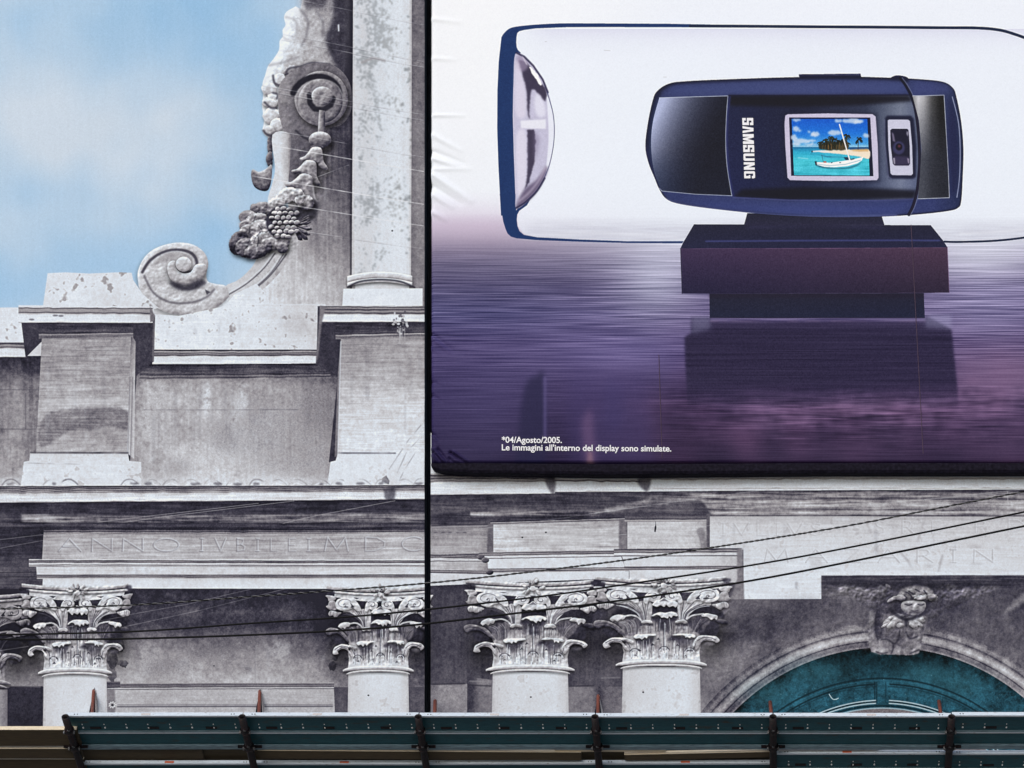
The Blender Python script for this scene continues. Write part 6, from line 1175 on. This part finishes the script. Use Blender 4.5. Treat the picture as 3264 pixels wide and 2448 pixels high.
for k_, mt in ((0, cable_m), (1, cable2_m)):
    pts = [p + Vector((0, math.cos(i * .52 + k_ * math.pi), math.sin(i * .52 + k_ * math.pi))) * .0048 for i, p in enumerate(fine)]
    link('strand', tube_mesh('strand', pts, .0048, 4, False), mt, tw)

# ------------------------------------------------------------------ SLOPING DEBRIS DECK (underside seen from the street)
EY, EZ = .819, -.573              # down-slope direction, from the street edge towards the wall
NY, NZ = -.573, -.819             # normal of the underside
Y0D, Z0D = -2.0, 6.30
def dk(x, s, n=0.): return Vector((x, Y0D + EY * s + NY * n, Z0D + EZ * s + NZ * n))
def s_of(sy): m = (ZB + (2448 - sy) * PX - CAMZ) / CAMD; return (Z0D - CAMZ - m * (CAMD + Y0D)) / (-EZ + m * EY)
def x_of(sx, s=0.): return (sx - CAMX) * PX * (CAMD + Y0D + EY * s) / CAMD
def dbox(name, x0, x1, s0, s1, n0, n1, mat, parent, tilt=0., bev=0.):
    bm = bmesh.new(); bmesh.ops.create_cube(bm, size=1.)
    for v in bm.verts:
        tx = v.co.x + .5; v.co = dk(x0 + (x1 - x0) * tx, s0 + (s1 - s0) * (v.co.y + .5) + tilt * tx, n0 + (n1 - n0) * (v.co.z + .5))
    bmesh.ops.recalc_face_normals(bm, faces=bm.faces[:])
    if bev: bmesh.ops.bevel(bm, geom=bm.edges[:], offset=bev, segments=2, affect='EDGES')
    me = bpy.data.meshes.new(name); bm.to_mesh(me); bm.free(); return link(name, me, mat, parent)
wob = []
def plank(x0, x1, s0, width, label, holes=True, sticker=None, dk_off=0.):
    global wob
    t = tag(empty('steel_plank', dk((x0 + x1) / 2, s0 + width)), label, 'plank', 'steel planks of the debris deck')
    wob.append(t); x0 += .006; x1 -= .006
    n_h = max(2, int((x1 - x0 - .16) / .235)); hs = [x0 + .13 + .235 * i for i in range(n_h + 1) if x0 + .13 + .235 * i < x1 - .06]
    me = mesh('deck_plate', [dk(x0, s0), dk(x1, s0), dk(x1, s0 + width), dk(x0, s0 + width)], [(0, 1, 2, 3)])
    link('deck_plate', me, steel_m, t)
    bm = bmesh.new()                                     # two rows of bright rivet heads, too small to pick apart
    for xx in hs:
        for (ss, r) in ((s0 + .172, .0065), (s0 + .222, .010)):
            top = bm.verts.new(dk(xx, ss, r * .9)); rim = [bm.verts.new(dk(xx + r * math.cos(q), ss + 1.3 * r * math.sin(q), .0005)) for q in [k * math.pi / 4 for k in range(8)]]
            mid = [bm.verts.new(dk(xx + .7 * r * math.cos(q), ss + .9 * r * math.sin(q), r * .65)) for q in [k * math.pi / 4 for k in range(8)]]
            for k in range(8): bm.faces.new((rim[k], rim[(k + 1) % 8], mid[(k + 1) % 8], mid[k])); bm.faces.new((mid[k], mid[(k + 1) % 8], top))
    me = bpy.data.meshes.new('rivets'); bm.to_mesh(me); bm.free(); link('rivets', me, zinc_m, t)['kind'] = 'stuff'
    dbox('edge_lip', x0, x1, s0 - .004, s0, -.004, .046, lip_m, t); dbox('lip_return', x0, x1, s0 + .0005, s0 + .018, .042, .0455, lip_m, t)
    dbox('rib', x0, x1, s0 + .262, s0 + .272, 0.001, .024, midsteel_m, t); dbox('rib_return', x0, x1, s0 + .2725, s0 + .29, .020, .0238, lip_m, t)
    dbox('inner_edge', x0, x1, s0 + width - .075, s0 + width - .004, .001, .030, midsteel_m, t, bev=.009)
    for f_ in (.14, .47, .8):
        xx = x0 + (x1 - x0) * f_; dbox('slot_shade', xx - .06, xx + .06, s0 + .205, s0 + .24, .0015, .004, darktube_m, t)  # thin dark boxes stand for the shade in handle slots
    for st in (sticker or []):
        dbox('sticker', st[0] - .05, st[0] + .05, s0 - .006, s0 - .0045, .008, .038, st[1], t)
    for xx in (x0 + .09, x0 + .12, x1 - .12, x1 - .09): dbox('bolt_hole_shade', xx - .006, xx + .006, s0 - .0055, s0 - .0042, .016, .028, darktube_m, t)  # dark boxes in place of shaded holes, nothing is cut
    return t
px_posts = [214, 776, 1336, 1898, 2464, 3032]
XP = [x_of(p) for p in px_posts]; XP_all = XP + [x_of(3960)]
nm = ['beside the bare timber boards', 'over the stickered lower plank', 'beneath the seam of the sheets', 'below the pair of printed columns', 'below the left of the printed fanlight', 'below the right of the printed fanlight']
stk = [[(466, label_m)], [(1012, label_m)], [(1577, label_m)], [(2181, label_m)], [(2777, label_m)], []]
for i in range(6):
    plank(XP_all[i] - (.012 if i == 0 else 0), XP_all[i + 1], 0., .54, 'upper galvanised steel plank ' + nm[i], True, [(x_of(a), b) for a, b in stk[i]])
# lower row
sL, sR = s_of(2426), s_of(2392)
low = [(250, 815, sL, [(541, orange_m)], 'lower steel plank with one orange sticker beside the timber boards'), (815, 1363, sL, [(1098, orange_m)], 'lower steel plank with orange sticker under a long timber board'), (1363, 1913, sL - .004, [], 'lower steel plank without sticker under the split timber boards'), (1913, 2466, sL - .012, [(2185, orange_m)], 'lower steel plank with orange sticker under a slanting board'),
       (2474, 3022, sR, [(2700, orange_m)], 'raised lower steel plank with orange sticker and pale lip'), (3022, 3960, sR + .004, [], 'raised lower steel plank with pale lip at the far end')]
for (a, b, s0, st, lb) in low: plank(x_of(a, s0), x_of(b, s0), s0, .5, lb, True, [(x_of(q, s0), m__) for q, m__ in st])
# timber boards
def board(a, b, sy0, sy1, label, tilt=0., n=.02, th=.035, mat=None):
    s0, s1 = s_of(sy0), s_of(sy1); t = tag(empty('timber_board', dk(x_of((a + b) / 2, s0), s1)), label, 'board', 'timber boards of the debris deck')
    dbox('face', x_of(a, s0), x_of(b, s0), s0, s1, n - th, n, mat or wooddk_m, t, tilt, .004)
    dbox('sawn_edge', x_of(a, s0), x_of(b, s0), s0 - .006, s0 - .0005, n - th, n + .002, wood_m, t, tilt)
    return t
board(-620, 246, 2316, 2368, 'pale edged timber board, topmost at the open end of the deck', 0., .05, .05)
board(-620, 258, 2376, 2408, 'pale edged timber board, second at the open end of the deck', 0., .05, .05)
board(-620, 268, 2416, 2450, 'brown timber board, third at the open end of the deck', 0., .02, .03)
board(236, 640, 2387, 2446, 'dark timber board stretched to keep the gap under the first steel plank dark', 0., -.03, .03)  # extended so no bright sheet shows and the gap stays dark
board(640, 2470, 2396, 2448, 'long dark board added behind the pale edged boards to keep the gap dark', 0., -.065, .03)  # added to hide the bright sheet and stand for shade
board(822, 1852, 2386, 2412, 'long pale edged timber board under two steel planks', .03, .03, .045)
board(1768, 2122, 2384, 2393, 'thin pale timber lath between the split boards', .0, .02, .03, wood_m)
board(1990, 2462, 2400, 2418, 'slanting pale timber board beside a black tube', -.05, .03, .045)
board(2474, 2800, 2384, 2390, 'thin timber lath above the raised steel planks', .0, .0, .02, wood_m)
# black tubes with couplers
tl_ = ['first black sloping tube beside the timber boards', 'second black sloping tube from the timber boards', 'black sloping tube under the seam of the sheets', 'black sloping tube between the two printed columns', 'black sloping tube at the left of the printed fanlight', 'black sloping tube at the right of the printed fanlight']
for i, X in enumerate(XP):
    t = tag(empty('scaffold_tube', dk(X, 1.5, .08)), tl_[i], 'tube', 'black sloping tubes of the debris deck')
    n_ = .085
    link('tube', tube_mesh('tube', [dk(X, -.035, n_), dk(X, .4, n_), dk(X, 1.9, n_)], .040, 16, True, .82), darktube_m, t)
    for s_, r_ in ((.15, .053), (.40, .056)):
        cpl = link('coupler', tube_mesh('coupler', [dk(X, s_, n_), dk(X, s_ + .055, n_)], r_, 14), darktube_m, t)
        for q in (-1, 1):
            dbox('bolt', X + q * r_ - .009, X + q * r_ + .009, s_ + .012, s_ + .034, n_ + .012, n_ + .05, clamp_m, cpl, bev=.003)
        dbox('wedge', X - .012, X + .016, s_ - .03, s_ + .012, n_ + .034, n_ + .046, clamp_m, cpl, .02)
    pin = link('crossbar', tube_mesh('crossbar', [dk(X - .13, .455, .055), dk(X + .13, .455, .055)], .018, 10), darktube_m, t)
# rust red stay tubes that reach through slits in the sheet
rt_ = [(300, 2190, 290, 2290, 1, 'rust red tube in a slit of the first printed column'), (829, 2194, 822, 2290, 1, 'rust red tube in a slit below the printed wall panel'), (1387, 2234, 1383, 2290, 0, 'short rust red tube beside the seam of the sheets'),
       (1907, 2212, 1903, 2290, 1, 'rust red tube in a slit between two printed columns'), (2455, 2238, 2459, 2290, 0, 'rust red tube end at the left of the fanlight'), (2993, 2235, 3000, 2290, 0, 'rust red tube end at the right of the fanlight')]
for (ax, ay, bx, by, slit, lb) in rt_:
    t = tag(empty('stay_tube', at(bx, by, -1.2)), lb, 'tube', 'rust red tubes behind the debris deck')
    if slit:
        P0, P1 = at(ax, ay - 6, .10), at(bx + 2, by + 10, -.55)
        link('tube', tube_mesh('tube', [P0, P0.lerp(P1, .5), P1], .019, 14), rust_m, t)
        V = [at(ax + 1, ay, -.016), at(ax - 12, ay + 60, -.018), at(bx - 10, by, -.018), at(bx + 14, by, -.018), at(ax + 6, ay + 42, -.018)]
        link('slit', mesh('slit', V, [(0, 1, 2, 3, 4)]), black_m, left if ax < 1353 else right)  # black patch on the sheet stands for the shaded opening
        V = [at(ax + 2, ay, -.02), at(ax + 7, ay + 40, -.045), at(bx + 16, by, -.06), at(bx + 24, by, -.02), at(ax + 12, ay + 44, -.02)]
        link('slit_flap', mesh('slit_flap', V, [(0, 1, 2), (0, 2, 3), (0, 3, 4)]), hem_m if 'hem_m' in globals() else label_m, left if ax < 1353 else right)
    else:
        P0, P1 = at(ax, ay, -.10), at(bx + 2, by + 10, -.55)
        link('tube', tube_mesh('tube', [P0, P0.lerp(P1, .5), P1], .021, 14, True, .8), rust_m, t)

# ------------------------------------------------------------------ parents keep world positions (parts were built in world space)
bpy.context.view_layer.update()
for o in [o for o in scn.objects if o.parent is None and o.type == 'EMPTY']:
    for ch in o.children: ch.matrix_parent_inverse = o.matrix_world.inverted()
bpy.context.view_layer.update()
rw = random.Random(7)
for t in wob: t.rotation_euler = (rw.uniform(-.012, .012), rw.uniform(-.0022, .0022), 0); t.location.z += rw.uniform(-.004, .004)
bpy.context.view_layer.update()
